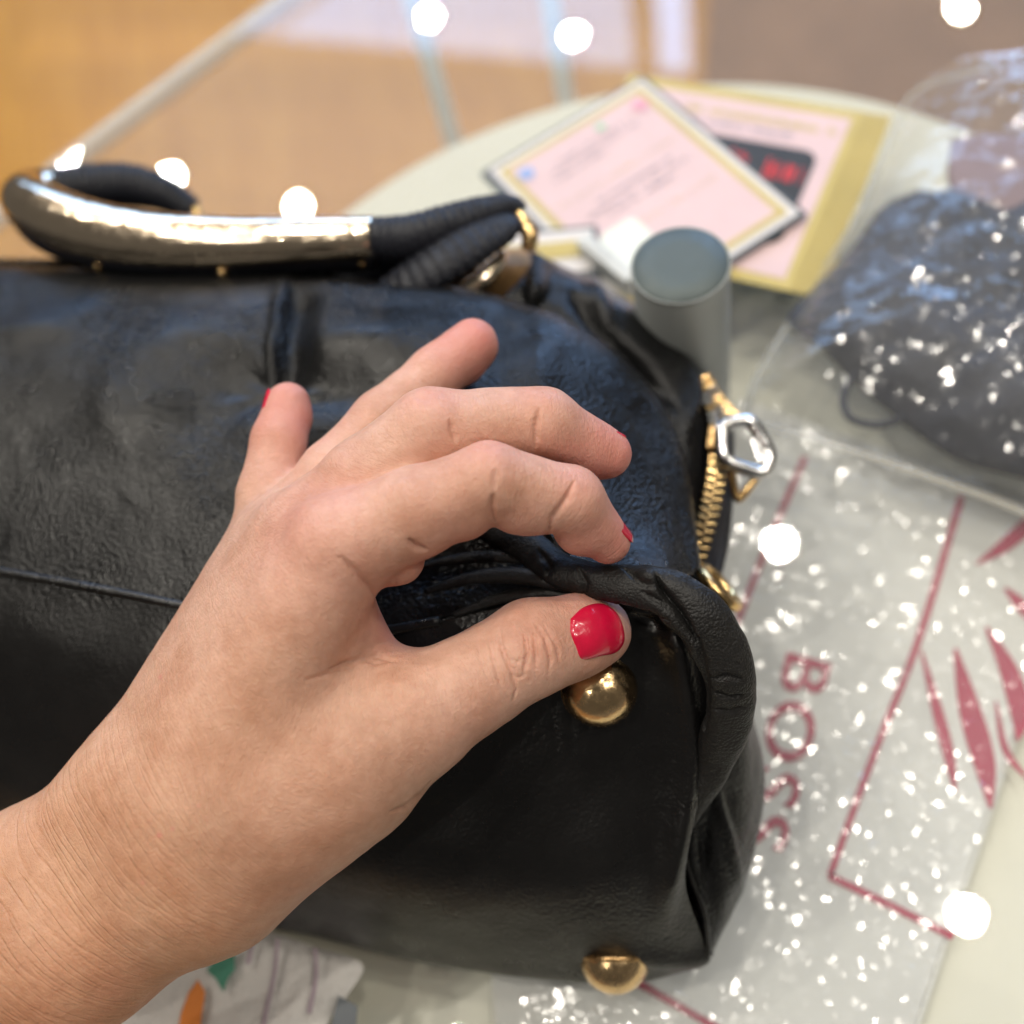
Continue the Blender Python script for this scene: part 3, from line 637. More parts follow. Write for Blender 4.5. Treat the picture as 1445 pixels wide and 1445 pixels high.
d = .0011*fbm(Wg*60, 3, 52)-.004*np.exp(-((Y-(435+(X-820)*1.0))/14)**2)*np.clip((X-800)/30, 0, 1)*np.clip((960-X)/40, 0, 1)+.0022*np.exp(-((X-845-(Y-420)*.3)/12)**2)*np.exp(-((Y-430)/50)**2)+.0018*np.exp(-((X-(985-(Y-540)*.25))/8)**2)*np.exp(-((Y-575)/40)**2)
grid_obj('gusset', Wg+n*d[..., None], MAT['leather'], bag, .0012)
TC = [
 [(985, 528, .040), (1004, 575, .041), (1004, 640, .0415), (996, 700, .0415), (984, 755, .041), (972, 810, .041)],
 [(996, 530, .039), (1018, 580, .039), (1024, 645, .039), (1018, 705, .039), (1006, 760, .039), (995, 812, .0395)],
 [(1004, 532, .034), (1032, 585, .033), (1036, 655, .033), (1034, 715, .033), (1029, 765, .034), (1018, 815, .035)],
 [(1000, 540, .016), (1026, 590, .014), (1030, 660, .014), (1028, 720, .014), (1022, 770, .015), (1012, 815, .016)],
]
g, Wt = surf(TC, 16, 12); grid_obj('zip_tape', Wt, MAT['tape'], bag, .0007)
zp = bpy.data.objects.new('zipper', None); COL.objects.link(zp); zp.parent = bag
ZL = cr([(994, 540, .0420), (1008, 572, .0425), (1014, 600, .0428), (1013, 650, .0430), (1005, 705, .0428), (993, 752, .0425), (981, 792, .0420)], 40)
ZW = np.array([P(*q) for q in ZL]); arc = np.r_[0, np.cumsum(np.linalg.norm(np.diff(ZW, axis=0), axis=1))]
NT = 24; tm = None
for side in (-1, 1):
    for k in range(NT):
        s = (k+.25+.5*(side > 0))/NT*arc[-1]; i = min(np.searchsorted(arc, s), len(ZW)-1); p = ZW[i]; t = ZW[min(i+1, len(ZW)-1)]-ZW[max(i-1, 0)]; t /= np.linalg.norm(t)
        nrm = CAM-p; nrm -= t*(nrm@t); nrm /= np.linalg.norm(nrm); sd = np.cross(t, nrm)
        if tm is None:
            bm = box_mesh(.0027, .00105, .0014, .00035); tm = bpy.data.meshes.new('tooth'); bm.to_mesh(tm); bm.free(); tm.materials.append(MAT['steel'])
            tm2 = tm.copy(); tm2.materials.clear(); tm2.materials.append(MAT['gold_worn'])
        o = bpy.data.objects.new('tooth', tm if (k < 9 and k % 3) else tm2); COL.objects.link(o); o.parent = zp
        mw = Matrix.Identity(4); tilt = t+sd*.28*side; tilt /= np.linalg.norm(tilt); sx = np.cross(tilt, nrm)
        for c_, ax in enumerate((sx, tilt, nrm)):
            for r_ in range(3): mw[r_][c_] = ax[r_]
        q = p+sd*side*.00125
        for r_ in range(3): mw[r_][3] = q[r_]
        o.matrix_world = mw
for k in range(13):                                                    # free row of teeth above the slider
    u = k/12; q = P(996+42*u, 533+55*u+6*math.sin(u*3), .040-.001*u); t = P(1038, 590, .039)-P(996, 533, .040); t /= np.linalg.norm(t)
    x_, y_, n_ = t, np.cross(ray(1015, 560), t), None; y_ /= np.linalg.norm(y_); n_ = np.cross(x_, y_)
    o = bpy.data.objects.new('tooth', bpy.data.meshes['tooth']); COL.objects.link(o); o.parent = zp
    mw = Matrix.Identity(4)
    for c_, ax in enumerate((y_, x_, n_)):
        for r_ in range(3): mw[r_][c_] = ax[r_]
    for r_ in range(3): mw[r_][3] = q[r_]
    o.matrix_world = mw; o.data = tm2
# slider with bridge, square link and hanging pull
def pt(x, y, z): return P(x, y, z)
c = pt(1012, 618, .0445); t = pt(1010, 640, .0445)-pt(1014, 600, .0445); t /= np.linalg.norm(t); nr = CAM-c; nr /= np.linalg.norm(nr); nr -= t*(nr@t); nr /= np.linalg.norm(nr); sd = np.cross(t, nr)
box_obj('slider', c, sd, t, nr, (.0052, .0075, .0026), MAT['brass'], bag, .0008)
sweep('slider_bridge', [c-t*.0035+nr*.0012, c-t*.002+nr*.0038, c+t*.001+nr*.0042, c+t*.003+nr*.0016], [.0009]*4, MAT['steel'], bag, 12, 6)
def link_loop(name, corners, r, mat):
    pp = np.array(corners); m = len(pp); out = []
    for k in range(m):
        a, b, c2 = pp[k-1], pp[k], pp[(k+1) % m]; p0 = b+(a-b)*.28; p1 = b+(c2-b)*.28
        for u in np.linspace(0, 1, 7): out.append((1-u)**2*p0+2*u*(1-u)*b+u*u*p1)
    return sweep(name, out, [r]*len(out), mat, bag, seg=14, closed=True, up=tuple(_F*-1+np.array([.1, .3, 0])))
link_loop('pull_link', [pt(1020, 598, .0490), pt(1060, 592, .0475), pt(1088, 640, .044), pt(1078, 670, .043), pt(1020, 650, .047)], .0019, MAT['steel'])
box_obj('link_plate', pt(1072, 634, .0455), *(lambda x, n_: (x, np.cross(n_, x), n_))((pt(1082, 660, .045)-pt(1066, 610, .046))/np.linalg.norm(pt(1082, 660, .045)-pt(1066, 610, .046)), nr), (.0072, .0032, .0014), MAT['steel'], bag, .0005)
link_loop('zip_pull', [pt(1030, 652, .044), pt(1072, 668, .0425), pt(1042, 708, .0385), pt(1036, 690, .040)], .0011, MAT['gold_worn'])
# gilt ring where the zip ends
rc = pt(1014, 828, .046); ax = np.cross(pt(1046, 858, .046)-pt(984, 800, .046), _F); ax = ax/np.linalg.norm(ax)*1.0-_F*.28; x_, y_, n_ = frame_from(ax, _F)
ring_pts = [rc+(x_*math.cos(a)+y_*math.sin(a))*.0064 for a in np.linspace(0, 2*math.pi, 48, endpoint=False)]
sweep('end_ring', ring_pts, [.0015]*48, MAT['gold_worn'], bag, seg=14, closed=True, up=tuple(n_))
# back of the bag resting on the glass, dark lining side up
foot = [P(x, y, 0)[:2] for x, y in [(-400, 1180), (0, 1190), (240, 1238), (600, 1312), (850, 1340), (960, 1315), (1020, 1200), (1030, 1050), (1000, 900), (985, 700), (960, 560), (880, 470), (760, 420), (560, 400), (200, 390), (-150, 380)]]
slab('back_panel', foot, .0008, .0120, MAT['leather_soft'], bag, bev=.004)
# mouth of the bag: tan lining strip and black facing behind the front hem
LC = [[(520, 440, .050), (600, 440, .050), (680, 445, .050), (750, 450, .048)], [(505, 400, .064), (580, 378, .064), (660, 372, .064), (752, 372, .062)], [(490, 400, .058), (570, 362, .058), (660, 352, .058), (758, 350, .056)]]
g, Wl = surf(LC, 16, 12); grid_obj('lining', Wl, MAT['lining'], bag, .001)
FCc = [[(728, 460, .056), (738, 405, .063), (748, 356, .060)], [(742, 462, .058), (754, 405, .066), (760, 358, .062)], [(770, 470, .050), (790, 420, .056), (800, 385, .050)]]
g, Wf = surf(FCc, 14, 12); grid_obj('facing', Wf, MAT['leather'], bag, .001)

# feet: domed gilt studs
MAT['stud'] = plain('worn_gilt', (.80, .56, .30), .22, 1, vary=.22, scale=220, rvar=.09, bump=(700, .00008))
def stud(c, axis, r):
    s = lathe('foot_stud', c, axis, [(r*.99, -.0008)]+[(r*math.cos(a), r*.96*math.sin(a)) for a in np.linspace(0, math.pi/2*.995, 18)], MAT['stud'], bag, 48)
    lathe('stud_rim', c, axis, [(r*1.0, -.0012), (r*1.03, -.0006), (r*.995, .0002)], MAT['brass'], s, 48)
    return s
bb = (CAM-P(845, 975, .066)); bb /= np.linalg.norm(bb)
stud(P(846, 972, .0675), np.array([0, -.75, .62])*.5+bb*.5, .0084)
stud(P(867, 1352, .0105), _D*.93-_F*.30, .0086)

# handle: gilt tube, leather underside, wrapped ends
hz = .078
HP = [(528, 336, .079, 29), (440, 338, .080, 31), (330, 342, .081, 34), (220, 338, .082, 36), (130, 324, .082, 38), (70, 302, .081, 37), (40, 284, .079, 33), (48, 272, .075, 29), (80, 268, .071, 26)]
def pathr(L): return [P(x, y, z) for x, y, z, r in L], [r*np.linalg.norm(P(x, y, z)-CAM)/FPX for x, y, z, r in L]
a, b = pathr(HP); sweep('handle_tube', a, b, MAT['gold'], bag, seg=40, n=14, cap=True)
a, b = pathr([(x+2, y+(14 if k < 6 else 4), z-.0045, r*.97) for k, (x, y, z, r) in enumerate(HP[:7])]); hl = sweep('handle_underside', a, b, MAT['leather_wrap'], bag, seg=32, n=12)
for x, y, z in [(140, 375, .0765), (315, 383, .0765), (512, 370, .0745)]:
    lathe('rivet', P(x, y, z), CAM-P(x, y, z), [(.0016, -.001), (.0016, .0004), (.0011, .001), (.0002, .0013)], MAT['gold_worn'], hl, 16)
rib = lambda u: 1+.035*math.sin(u*150)+.012*math.sin(u*61)
a, b = pathr([(80, 268, .071, 27), (130, 263, .068, 28), (185, 262, .064, 27), (235, 275, .060, 22), (272, 298, .055, 17)]); sweep('far_handle_wrap', a, b, MAT['leather_wrap'], bag, seg=24, n=24, ribs=rib)
a, b = pathr([(262, 280, .058, 9), (272, 292, .056, 9), (280, 306, .054, 8)]); sweep('far_handle_cap', a, b, MAT['gold_worn'], bag, seg=18, n=6)
a, b = pathr([(524, 336, .079, 27.5), (580, 335, .079, 31), (640, 317, .078, 29), (690, 302, .076, 25), (722, 294, .074, 18), (738, 300, .072, 12)]); sweep('handle_wrap', a, b, MAT['leather_wrap'], bag, seg=28, n=30, ribs=rib)
a, b = pathr([(712, 290, .0745, 13), (738, 312, .072, 12), (748, 335, .070, 12), (744, 352, .068, 10)]); sweep('handle_ring', a, b, MAT['gold_worn'], bag, seg=20, n=8)
a, b = pathr([(535, 428, .070, 30), (585, 395, .075, 34), (640, 360, .0775, 36), (690, 332, .077, 30), (722, 318, .0755, 20), (734, 322, .074, 9)]); sweep('handle_loop', a, b, MAT['leather_wrap'], bag, seg=28, n=30, flat=.6, ribs=lambda u: 1+.045*math.sin(u*120))
a, b = pathr([(655, 412, .069, 12), (680, 395, .070, 13), (702, 372, .070, 11), (710, 360, .069, 8)]); sweep('handle_buckle', a, b, MAT['gold'], bag, seg=18, n=8)
a, b = pathr([(480, 402, .066, 20), (530, 378, .066, 18), (590, 362, .066, 14)]); sweep('back_handle_end', a, b, MAT['leather_wrap'], bag, seg=20, n=10)

# ------------------------------------------------------------------ things lying about on the table
MAT['pink'] = plain('pink_card', (.70, .52, .53), .5, vary=.03); MAT['goldfoil'] = plain('gold_card_edge', (.55, .44, .15), .42, vary=.10, scale=30, bump=(300, .0002))
MAT['white_card'] = plain('white_card', (.70, .67, .66), .5, vary=.03); MAT['ink'] = plain('grey_ink', (.34, .30, .36), .6); MAT['gold_ink'] = plain('gold_ink', (.58, .46, .22), .5); MAT['black_card'] = plain('black_print', (.03, .032, .036), .4)
MAT['red_ink'] = plain('red_ink', (.62, .03, .035), .5); MAT['blue_ink'] = plain('blue_ink', (.30, .42, .72), .5); MAT['green_ink'] = plain('green_ink', (.35, .60, .42), .5); MAT['rose_ink'] = plain('rose_ink', (.72, .35, .45), .5)
MAT['acrylic_edge'] = plain('smoked_acrylic', (.10, .12, .14), .15, vary=.1); MAT['acrylic'] = clear('clear_acrylic', 1.49, .02)
class Card:
    """flat card: local (u, v) in 0..1 across / down, on a quad of pixels at height z"""
    def __init__(s, tl, tr, bl, z):
        s.o = P(*tl, z)[:2]; s.u = P(*tr, z)[:2]-s.o; s.v = P(*bl, z)[:2]-s.o; s.z = z
        un = s.u/np.linalg.norm(s.u); vv = s.v-un*(s.v@un); s.v = vv/np.linalg.norm(vv)*np.linalg.norm(s.v)
    def quad(s, u0, v0, u1, v1, ext=0): return [tuple(s.o+s.u*a+s.v*b) for a, b in ((u0, v0), (u1, v0), (u1, v1), (u0, v1))]
    def rrect(s, u0, v0, u1, v1, r, n=6):
        lu, lv = np.linalg.norm(s.u), np.linalg.norm(s.v); out = []
        for cu, cv, a0 in ((u1-r/lu, v0+r/lv, -90), (u1-r/lu, v1-r/lv, 0), (u0+r/lu, v1-r/lv, 90), (u0+r/lu, v0+r/lv, 180)):
            for k in range(n+1): a = math.radians(a0+90*k/n); out.append(tuple(s.o+s.u*(cu+r/lu*math.cos(a))+s.v*(cv+r/lv*math.sin(a))))
        return out
    def scribble(s, name, u0, u1, v, h, mat, parent, z):             # a line of tiny unreadable print: one mesh of little strokes
        bm = bmesh.new(); u = u0
        while u < u1:
            wd = random.uniform(.006, .018); hh = h*random.uniform(.55, 1)
            if random.random() > .15:
                vs = [bm.verts.new((*q, z)) for q in s.quad(u, v+h-hh, min(u+wd, u1), v+h)]; bm.faces.new(vs)
            u += wd+random.uniform(.004, .009)
        me = bpy.data.meshes.new(name); bm.to_mesh(me); bm.free(); me.materials.append(mat); o = bpy.data.objects.new(name, me); COL.objects.link(o); o.parent = parent
# fanned stack of gold-edged price cards
STK = 7
for k in range(STK):
    sh = (STK-1-k); z = .0006+.0008*k
    ct = Card((889+sh*1.5, 106+sh*.6), (1219+sh*6.5, 160+sh*1.0), (772+sh*4, 335+sh*1.0), z)
    if k < STK-1:
        o = empty('price_card', 'gold edged card in the fanned pile, ' + ('lowest', 'second from the bottom', 'third from the bottom', 'fourth from the bottom', 'fifth from the bottom', 'just under the top pink card')[k], 'card', 'gold edged cards fanned in a pile')
        slab('card_stock', ct.quad(0, 0, 1, 1), z, z+.0006, MAT['goldfoil'], o)
    else:
        o = empty('price_card', 'pink card with black box and red lettering on top of the gold edged pile', 'card', 'gold edged cards fanned in a pile')
        slab('card_stock', ct.quad(0, 0, 1, 1), z, z+.0006, MAT['goldfoil'], o); zt = z+.0007
        sheet('pink_field', ct.quad(.05, .055, .965, .95), zt, MAT['pink'], o)
        for r_ in range(2): ct.scribble('heading_print', .30, .93-.16*r_, .115+.075*r_, .05 if r_ == 0 else .035, MAT['gold_ink'] if r_ == 0 else MAT['ink'], o, zt+.0003)
        bx = sheet('black_box', ct.rrect(.36, .275, .90, .80, .0055), zt+.0003, MAT['black_card'], o)
        ct.scribble('red_lettering', .44, .53, .315, .10, MAT['red_ink'], o, zt+.0007); ct.scribble('red_lettering', .55, .87, .325, .14, MAT['red_ink'], o, zt+.0007)
# acrylic sign holder with printed pink sheet, lying over the pile
z = .0072
sg = empty('sign_holder', 'clear acrylic sign holder with printed pink notice lying over the cards', 'sign')
cs = Card((906, 116), (1131, 306), (709, 264), z)
slab('acrylic_back', cs.quad(-.012, -.018, 1.012, 1.035), z, z+.0016, MAT['acrylic_edge'], sg)
sheet('notice', cs.quad(.004, .006, .996, .994), z+.0018, MAT['white_card'], sg)
for q in ((.035, .045, .965, .085), (.035, .915, .965, .955), (.035, .085, .062, .915), (.938, .085, .965, .915)): sheet('gold_border', cs.quad(*q), z+.0021, MAT['goldfoil'], sg)
sheet('pink_field', cs.quad(.0625, .0855, .9375, .9145), z+.0021, MAT['pink'], sg)
zp_ = z+.0025
for k, (u0, u1, v0) in enumerate(((.13, .30, .30), (.15, .30, .36))): pass
# text runs parallel to the short edge (v) on this sheet: use the transposed card
ctv = Card((709, 264), (906, 116), (0, 0), z); ctv.o = cs.o+cs.v; ctv.u = -cs.v; ctv.v = cs.u; ctv.z = z
for v0, u0, u1, m in ((.16, .30, .75, 'ink'), (.195, .24, .80, 'ink'), (.235, .22, .55, 'ink'), (.37, .12, .86, 'gold_ink'), (.44, .26, .76, 'ink'), (.485, .2, .82, 'ink'), (.525, .30, .70, 'ink'), (.64, .10, .86, 'gold_ink')):
    ctv.scribble('print_line', u0, u1, v0, .016 if m == 'ink' else .007, MAT[m], sg, zp_)
def dot(c, u, v, r, m, par):
    p = c.o+c.u*u+c.v*v; sheet('emblem', [(p[0]+r*math.cos(a), p[1]+r*math.sin(a)) for a in np.linspace(0, 2*math.pi, 20, endpoint=False)], zp_, MAT[m], par)
dot(ctv, .14, .13, .0032, 'blue_ink', sg); dot(ctv, .87, .13, .0032, 'rose_ink', sg); dot(ctv, .62, .12, .002, 'green_ink', sg)
sheet('pale_patch', cs.rrect(.60, .62, .86, .84, .003), zp_, plain('pale_print', (.80, .84, .76), .5, vary=.03), sg)
# second, smaller holder half hidden behind the bag
sg2 = empty('sign_holder', 'small acrylic card holder half hidden behind the handbag beside the grey tube', 'sign')
c2 = Card((700, 335), (843, 322), (712, 440), .0105); slab('acrylic_back', c2.quad(0, 0, 1.0, 1.0), .0100, .0122, MAT['acrylic_edge'], sg2)
sheet('notice', c2.quad(.02, .05, .96, .6), .0124, MAT['white_card'], sg2); sheet('gold_border', c2.quad(.02, .20, .90, .42), .0128, MAT['goldfoil'], sg2)
box_obj('acrylic_foot', P(858, 378, .013), (.35, -.94, 0), (.94, .35, 0), (0, 0, 1), (.026, .0055, .012), plain('frosted_acrylic', (.62, .64, .63), .3), sg2, .0008)

# grey metal tube standing on the table
tb = empty('metal_tube', 'matt grey metal tube with flat lid standing behind the bag', 'tube')
HT = .066; top = P(960, 372, HT); rr = .0136; base = np.array([top[0], top[1], 0.0009])
MAT['tube'] = plain('matt_grey_metal', (.46, .49, .48), .48, .15, vary=.05, scale=40, rvar=.06); MAT['lid'] = plain('slate_lid', (.085, .11, .112), .5, .1, vary=.06, rvar=.08, bump=(900, .0002))
lathe('tube_body', base, (0, 0, 1), [(rr*.97, 0), (rr, .001), (rr, HT-.0025), (rr*.985, HT-.0015)], MAT['tube'], tb, 64)
lathe('lid', base+[0, 0, HT-.0018], (0, 0, 1), [(rr*.96, 0), (rr*.96, .0006), (rr*.94, .001), (rr*.5, .0011)], MAT['lid'], tb, 64)
lathe('rim', base+[0, 0, HT-.0023], (0, 0, 1), [(rr*1.002, 0), (rr*1.005, .0008), (rr*1.0, .0012), (rr*.985, .0012), (rr*.98, .0006)], MAT['tube'], tb, 64)

# clear plastic sleeve with a navy garment, far right
def puffy(name, outline, h, mat, parent, z0=.001, noise=(.004, 45), rings=22, n=10, seed=3, flatten=3.0, thick=None):
    o = cr(np.array(list(outline)+[outline[0]], float), n)[:-1]; o = np.array([P(x, y, z0)[:2] for x, y in o]); c = o.mean(0); V_ = [(*c, 0)]; ts = [0]
    for k in range(1, rings+1):
        t = (k/rings)
        for q in o: V_.append((*(c+(q-c)*t), 0)); ts.append(t)
    V_ = np.array(V_); ts = np.array(ts); prof = (1-ts**flatten)
    nz = fbm(np.c_[V_[:, :2]*noise[1], np.full(len(V_), seed*1.7)], 3, seed); rdg = 1-2*np.abs(fbm(np.c_[V_[:, :2]*noise[1]*1.7, np.full(len(V_), seed*3.1)], 3, seed+5))
    V_[:, 2] = z0+h*prof+(noise[0]*nz+noise[0]*.6*rdg)*np.clip(prof*3, 0, 1); V_[:, 2] = np.maximum(V_[:, 2], z0)
    m = len(o); Fc = [(0, 1+s, 1+(s+1) % m) for s in range(m)]
    for k in range(rings-1):
        for s in range(m): Fc.append((1+k*m+s, 1+(k+1)*m+s, 1+(k+1)*m+(s+1) % m, 1+k*m+(s+1) % m))
    if thick:
        b0 = len(V_); low = V_[1+(rings-1)*m:].copy(); low[:, 2] = z0-thick; V_ = np.vstack([V_, low, [[*c, z0-thick]]])
        for s in range(m): Fc.append((1+(rings-1)*m+s, b0+s, b0+(s+1) % m, 1+(rings-1)*m+(s+1) % m)); Fc.append((b0+s, b0+m, b0+(s+1) % m))
    return fix_normals(mesh_obj(name, V_, Fc, mat, parent))
MAT['navy'] = plain('navy_fabric', (.022, .026, .044), .62, vary=.25, scale=60, bump=(700, .0006)); MAT['mauve'] = plain('mauve_tag', (.24, .17, .19), .6, vary=.06)
gm = puffy('folded_garment', [(1295, 268), (1345, 275), (1400, 292), (1480, 275), (1600, 300), (1640, 560), (1560, 700), (1450, 672), (1362, 648), (1300, 612), (1250, 572), (1205, 535), (1150, 478), (1112, 452), (1150, 405), (1200, 352), (1245, 292)], .011, MAT['navy'], None, .003, (.0062, 34), 34, 8, 3, 3.5, .002)
tag(gm, 'dark navy folded garment inside the clear plastic sleeve', 'garment')
lp = sweep('garment_loop', [P(x, y, .004+zz) for x, y, zz in ((1212, 520, .0), (1190, 560, .001), (1200, 590, .0015), (1240, 600, .001), (1275, 590, .0))], [.0011]*5, MAT['navy'], gm, 12, 8)
tg = empty('swing_tag', 'mauve paper tag tucked above the navy garment in the sleeve', 'tag')
puffy('tag_paper', [(1342, 196), (1390, 190), (1460, 194), (1520, 200), (1510, 285), (1420, 305), (1385, 285), (1340, 262)], .002, MAT['mauve'], tg, .011, (.0008, 40), 10, 4, 9, 6, .0006)
MAT['film'] = clear('clear_film', 1.5, .105, haze=(.07, (.75, .76, .74)))
def facets(name, inside, height, x0, x1, y0, y1, step, amp, mat, parent, seed=1):
    """crinkled film: an irregular net of small flat facets, like stiff creased plastic"""
    r_ = np.random.default_rng(seed); nx, ny = int((x1-x0)/step), int((y1-y0)/step)
    gx_, gy_ = np.meshgrid(np.arange(nx+1), np.arange(ny+1), indexing='ij'); XY = np.dstack([x0+(gx_+r_.uniform(-.42, .42, gx_.shape))*step, y0+(gy_+r_.uniform(-.42, .42, gx_.shape))*step])
    keep = inside(XY); Hh = height(XY)
    act = .10+.90*np.clip(0+2.0*fbm(np.dstack([XY*42, np.zeros(XY.shape[:2])]), 2, seed+9), 0, 1)      # some stretches are smoother than others
    Z = Hh+amp*act*r_.normal(0, 1, Hh.shape)*step; V_ = np.dstack([XY, Z]).reshape(-1, 3); Fc = []
    for i_ in range(nx):
        for j_ in range(ny):
            q = (i_*(ny+1)+j_, (i_+1)*(ny+1)+j_, (i_+1)*(ny+1)+j_+1, i_*(ny+1)+j_+1)
            if keep[i_, j_] and keep[i_+1, j_] and keep[i_+1, j_+1] and keep[i_, j_+1]:
                Fc += [(q[0], q[1], q[2]), (q[0], q[2], q[3])] if (i_+j_) % 2 else [(q[0], q[1], q[3]), (q[1], q[2], q[3])]
    us = sorted({a for f in Fc for a in f}); mp = {a: k for k, a in enumerate(us)}
    return mesh_obj(name, V_[us], [tuple(mp[a] for a in f) for f in Fc], mat, parent, smooth=False)
def in_poly(poly):
    po = np.array(poly)
    def f(XY):
        x, y = XY[..., 0], XY[..., 1]; c = np.zeros(x.shape, bool); m = len(po)
        for k in range(m):
            (xa, ya), (xb, yb) = po[k], po[k-1]; c ^= ((ya > y) != (yb > y)) & (x < (xb-xa)*(y-ya)/(yb-ya+1e-12)+xa)
        return c
    return f
SLV = [tuple(P(x, y, .0015)[:2]) for x, y in cr([(1290, 128), (1340, 100), (1400, 92), (1500, 80), (1680, 100), (1720, 600), (1640, 830), (1445, 722), (1300, 668), (1160, 622), (1050, 590), (1060, 545), (1130, 430), (1200, 320), (1245, 220), (1290, 128)], 6)[:-1]]
sp_ = np.array(SLV); sc_ = sp_.mean(0)
def sl_h(XY):
    dmin = np.min(np.linalg.norm(XY[:, :, None, :]-sp_[None, None], axis=-1), axis=-1); dome = 1-np.exp(-dmin/.016)
    q = np.dstack([XY*30, np.full(XY.shape[:2], 4.2)]); return .003+.0255*dome+dome*(.0030*fbm(q, 3, 61)+.0020*(1-2*np.abs(fbm(q*2.1, 2, 62))))
fm = facets('plastic_sleeve', in_poly(SLV), sl_h, sp_[:, 0].min(), sp_[:, 0].max(), sp_[:, 1].min(), sp_[:, 1].max(), .0014, .065, MAT['film'], None, 4)
MAT['seal'] = clear('heat_seal', 1.5, .12, haze=(.30, (.62, .60, .52)))
sweep('sealed_edge', [P(x, y, .0022) for x, y in ((1050, 592), (1160, 623), (1300, 669), (1445, 723), (1560, 780))], [.0014]*5, MAT['seal'], fm, 10, 8, flat=.4)
sweep('sealed_edge', [P(x, y, .0022) for x, y in ((1052, 588), (1062, 545), (1130, 430), (1200, 320), (1245, 222), (1292, 130), (1400, 94))], [.0010]*7, MAT['seal'], fm, 10, 8, flat=.4)
tag(fm, 'crinkled clear plastic sleeve holding the navy garment', 'plastic bag')

# white plastic package with red print, under the glass beside the bag
ZP = -.0235
pk = empty('printed_package', 'white plastic package with red BOSS lettering and frame lines right of the bag', 'package')
MAT['pack'] = plain('white_pack', (.78, .80, .75), .42, vary=.05, scale=25); MAT['red_print'] = plain('crimson_print', (.46, .012, .06), .42, vary=.08, scale=80)
pko = [(1045, 560), (1250, 630), (1445, 705), (1520, 735), (1490, 880), (1445, 1015), (1392, 1175), (1345, 1310), (1295, 1460), (1240, 1600), (1000, 1560), (700, 1480), (690, 1340), (800, 1000)]
slab('pack_sheet', [tuple(P(x, y, ZP)[:2]) for x, y in pko], ZP-.005, ZP, MAT['pack'], pk, bev=.0015)
zr = ZP+.0003
def stroke(name, pts_, w0, w1=None, par=pk, mat=None, mid=None, zz=zr):
    L = cr(np.array([(x, y, 0) for x, y in pts_], float), 8)[:, :2]; T = np.gradient(L, axis=0); T /= np.linalg.norm(T, axis=1, keepdims=True); N_ = np.c_[-T[:, 1], T[:, 0]]
    u = np.linspace(0, 1, len(L)); wd = (w0*(1-u)+(w1 if w1 is not None else w0)*u) if mid is None else w0+(mid-w0)*np.sin(np.pi*u)
    a = L+N_*wd[:, None]/2; b = L-N_*wd[:, None]/2; sheet(name, [tuple(P(x, y, zz)[:2]) for x, y in list(a)+list(b[::-1])], zz, mat or MAT['red_print'], par)
stroke('frame_line', [(1136, 645), (1086, 762), (1038, 885), (960, 1090)], 9); stroke('frame_line', [(1357, 700), (1292, 915), (1235, 1060), (1171, 1236)], 10); stroke('frame_line', [(1170, 1236), (1255, 1277), (1345, 1322)], 11)
stroke('frame_line', [(880, 1376), (930, 1404), (1010, 1450), (1080, 1490)], 11)
for L, w0, mid in (([(1300, 918), (1322, 1000), (1340, 1070), (1348, 1118)], 3, 17), ([(1348, 915), (1368, 1000), (1390, 1080), (1398, 1140)], 5, 34), ([(1392, 885), (1425, 950), (1440, 1010), (1436, 1045)], 4, 30), ([(1378, 796), (1420, 768), (1460, 730), (1490, 690)], 3, 22), ([(1418, 830), (1450, 862), (1490, 900)], 4, 20), ([(1450, 1100), (1420, 1060), (1405, 990)], 3, 10)):
    stroke('leaf_mark', L, w0, mid=mid)
fc = bpy.data.curves.new('lettering', 'FONT'); fc.body = 'BOSS'; fc.size = 1; fc.offset = .012; fc.space_character = 1.12
fo_ = bpy.data.objects.new('tmp_text', fc); COL.objects.link(fo_); bpy.context.view_layer.update()
tmx = bpy.data.meshes.new_from_object(fo_.evaluated_get(bpy.context.evaluated_depsgraph_get())); bpy.data.objects.remove(fo_)
xs = [v.co.x for v in tmx.vertices]; ys = [v.co.y for v in tmx.vertices]
bl = P(1112, 920, zr); dirx = P(1040, 1185, zr)-P(1112, 920, zr); lx_ = np.linalg.norm(dirx); dirx /= lx_; diry = np.array([-dirx[1], dirx[0], 0]); hgt = np.linalg.norm(P(1172, 945, zr)-bl)
for v in tmx.vertices:
    q = bl+dirx*((v.co.x-min(xs))/(max(xs)-min(xs))*lx_)+diry*((v.co.y)/max(ys)*hgt); v.co = (q[0], q[1], zr+.0002)
tmx.materials.append(MAT['red_print']); lo_ = bpy.data.objects.new('lettering', tmx); COL.objects.link(lo_); lo_.parent = pk
MAT['film2'] = clear('pack_film', 1.65, .105, haze=(.03, (.8, .8, .8)))
PKP = [tuple(P(x, y, ZP)[:2]) for x, y in pko]; pa_ = np.array(PKP)
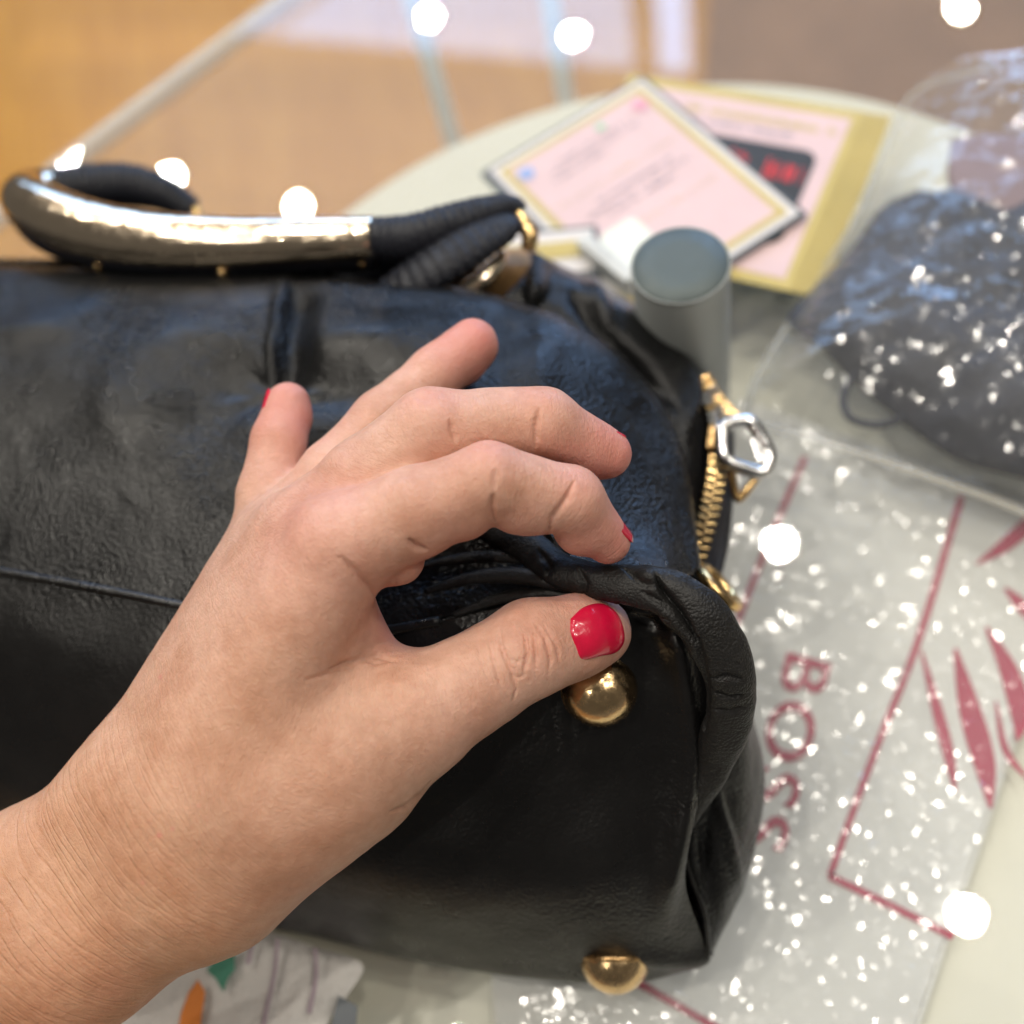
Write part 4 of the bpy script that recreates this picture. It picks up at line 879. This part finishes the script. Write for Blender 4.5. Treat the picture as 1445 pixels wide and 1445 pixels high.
def pk_h(XY): return ZP+.0022+.0012*fbm(np.dstack([XY*40, np.zeros(XY.shape[:2])]), 3, 77)+.0006*(1-2*np.abs(fbm(np.dstack([XY*90, np.ones(XY.shape[:2])]), 2, 78)))
facets('film', in_poly(PKP), pk_h, pa_[:, 0].min(), pa_[:, 0].max(), pa_[:, 1].min(), pa_[:, 1].max(), .0013, .15, MAT['film2'], pk, 5)

# printed tissue at the lower left, under the arm
tz = empty('printed_tissue', 'white printed tissue with orange and green blotches below the arm', 'tissue')
puffy('tissue', [(60, 1440), (180, 1390), (300, 1330), (380, 1316), (440, 1335), (512, 1362), (490, 1405), (462, 1445), (440, 1520), (250, 1580), (100, 1560)], .003, plain('white_tissue', (.72, .70, .67), .6, vary=.05, bump=(160, .002)), tz, .0008, (.0010, 70), 14, 6, 4, 5)
def blotch(name, pts_, mat, zz): slab(name, [tuple(P(x, y, zz)[:2]) for x, y in pts_], zz, zz+.0002, mat, tz)
MAT['orange'] = plain('orange_print', (.80, .25, .04), .6); MAT['green'] = plain('green_print', (.07, .28, .19), .6); MAT['lilac'] = plain('lilac_print', (.45, .36, .42), .6); MAT['slate'] = plain('slate_print', (.16, .18, .20), .6)
zt = .0062
blotch('orange_blotch', [(280, 1382), (290, 1400), (286, 1425), (280, 1470), (248, 1470), (256, 1430), (266, 1402)], MAT['orange'], zt); blotch('green_blotch', [(310, 1342), (330, 1335), (332, 1368), (322, 1380), (316, 1400), (304, 1380), (292, 1370)], MAT['green'], zt)
for L in ([(392, 1325), (388, 1370), (375, 1430), (370, 1460)], [(445, 1338), (446, 1380), (436, 1430)], [(358, 1325), (350, 1360)]): stroke('lilac_stripe', L, 5, 7, tz, MAT['lilac'], zz=zt)
blotch('slate_blotch', [(478, 1405), (505, 1420), (500, 1470), (462, 1470)], MAT['slate'], zt)
# crumpled film end under the bag's near edge
fe = puffy('film_scrap', [(690, 1382), (780, 1388), (860, 1394), (960, 1398), (990, 1440), (960, 1500), (820, 1520), (700, 1480)], .003, MAT['film'], None, .001, (.002, 90), 16, 6, 8, 4)
tag(fe, "crumpled clear film scrap at the bag's near edge", 'plastic film')
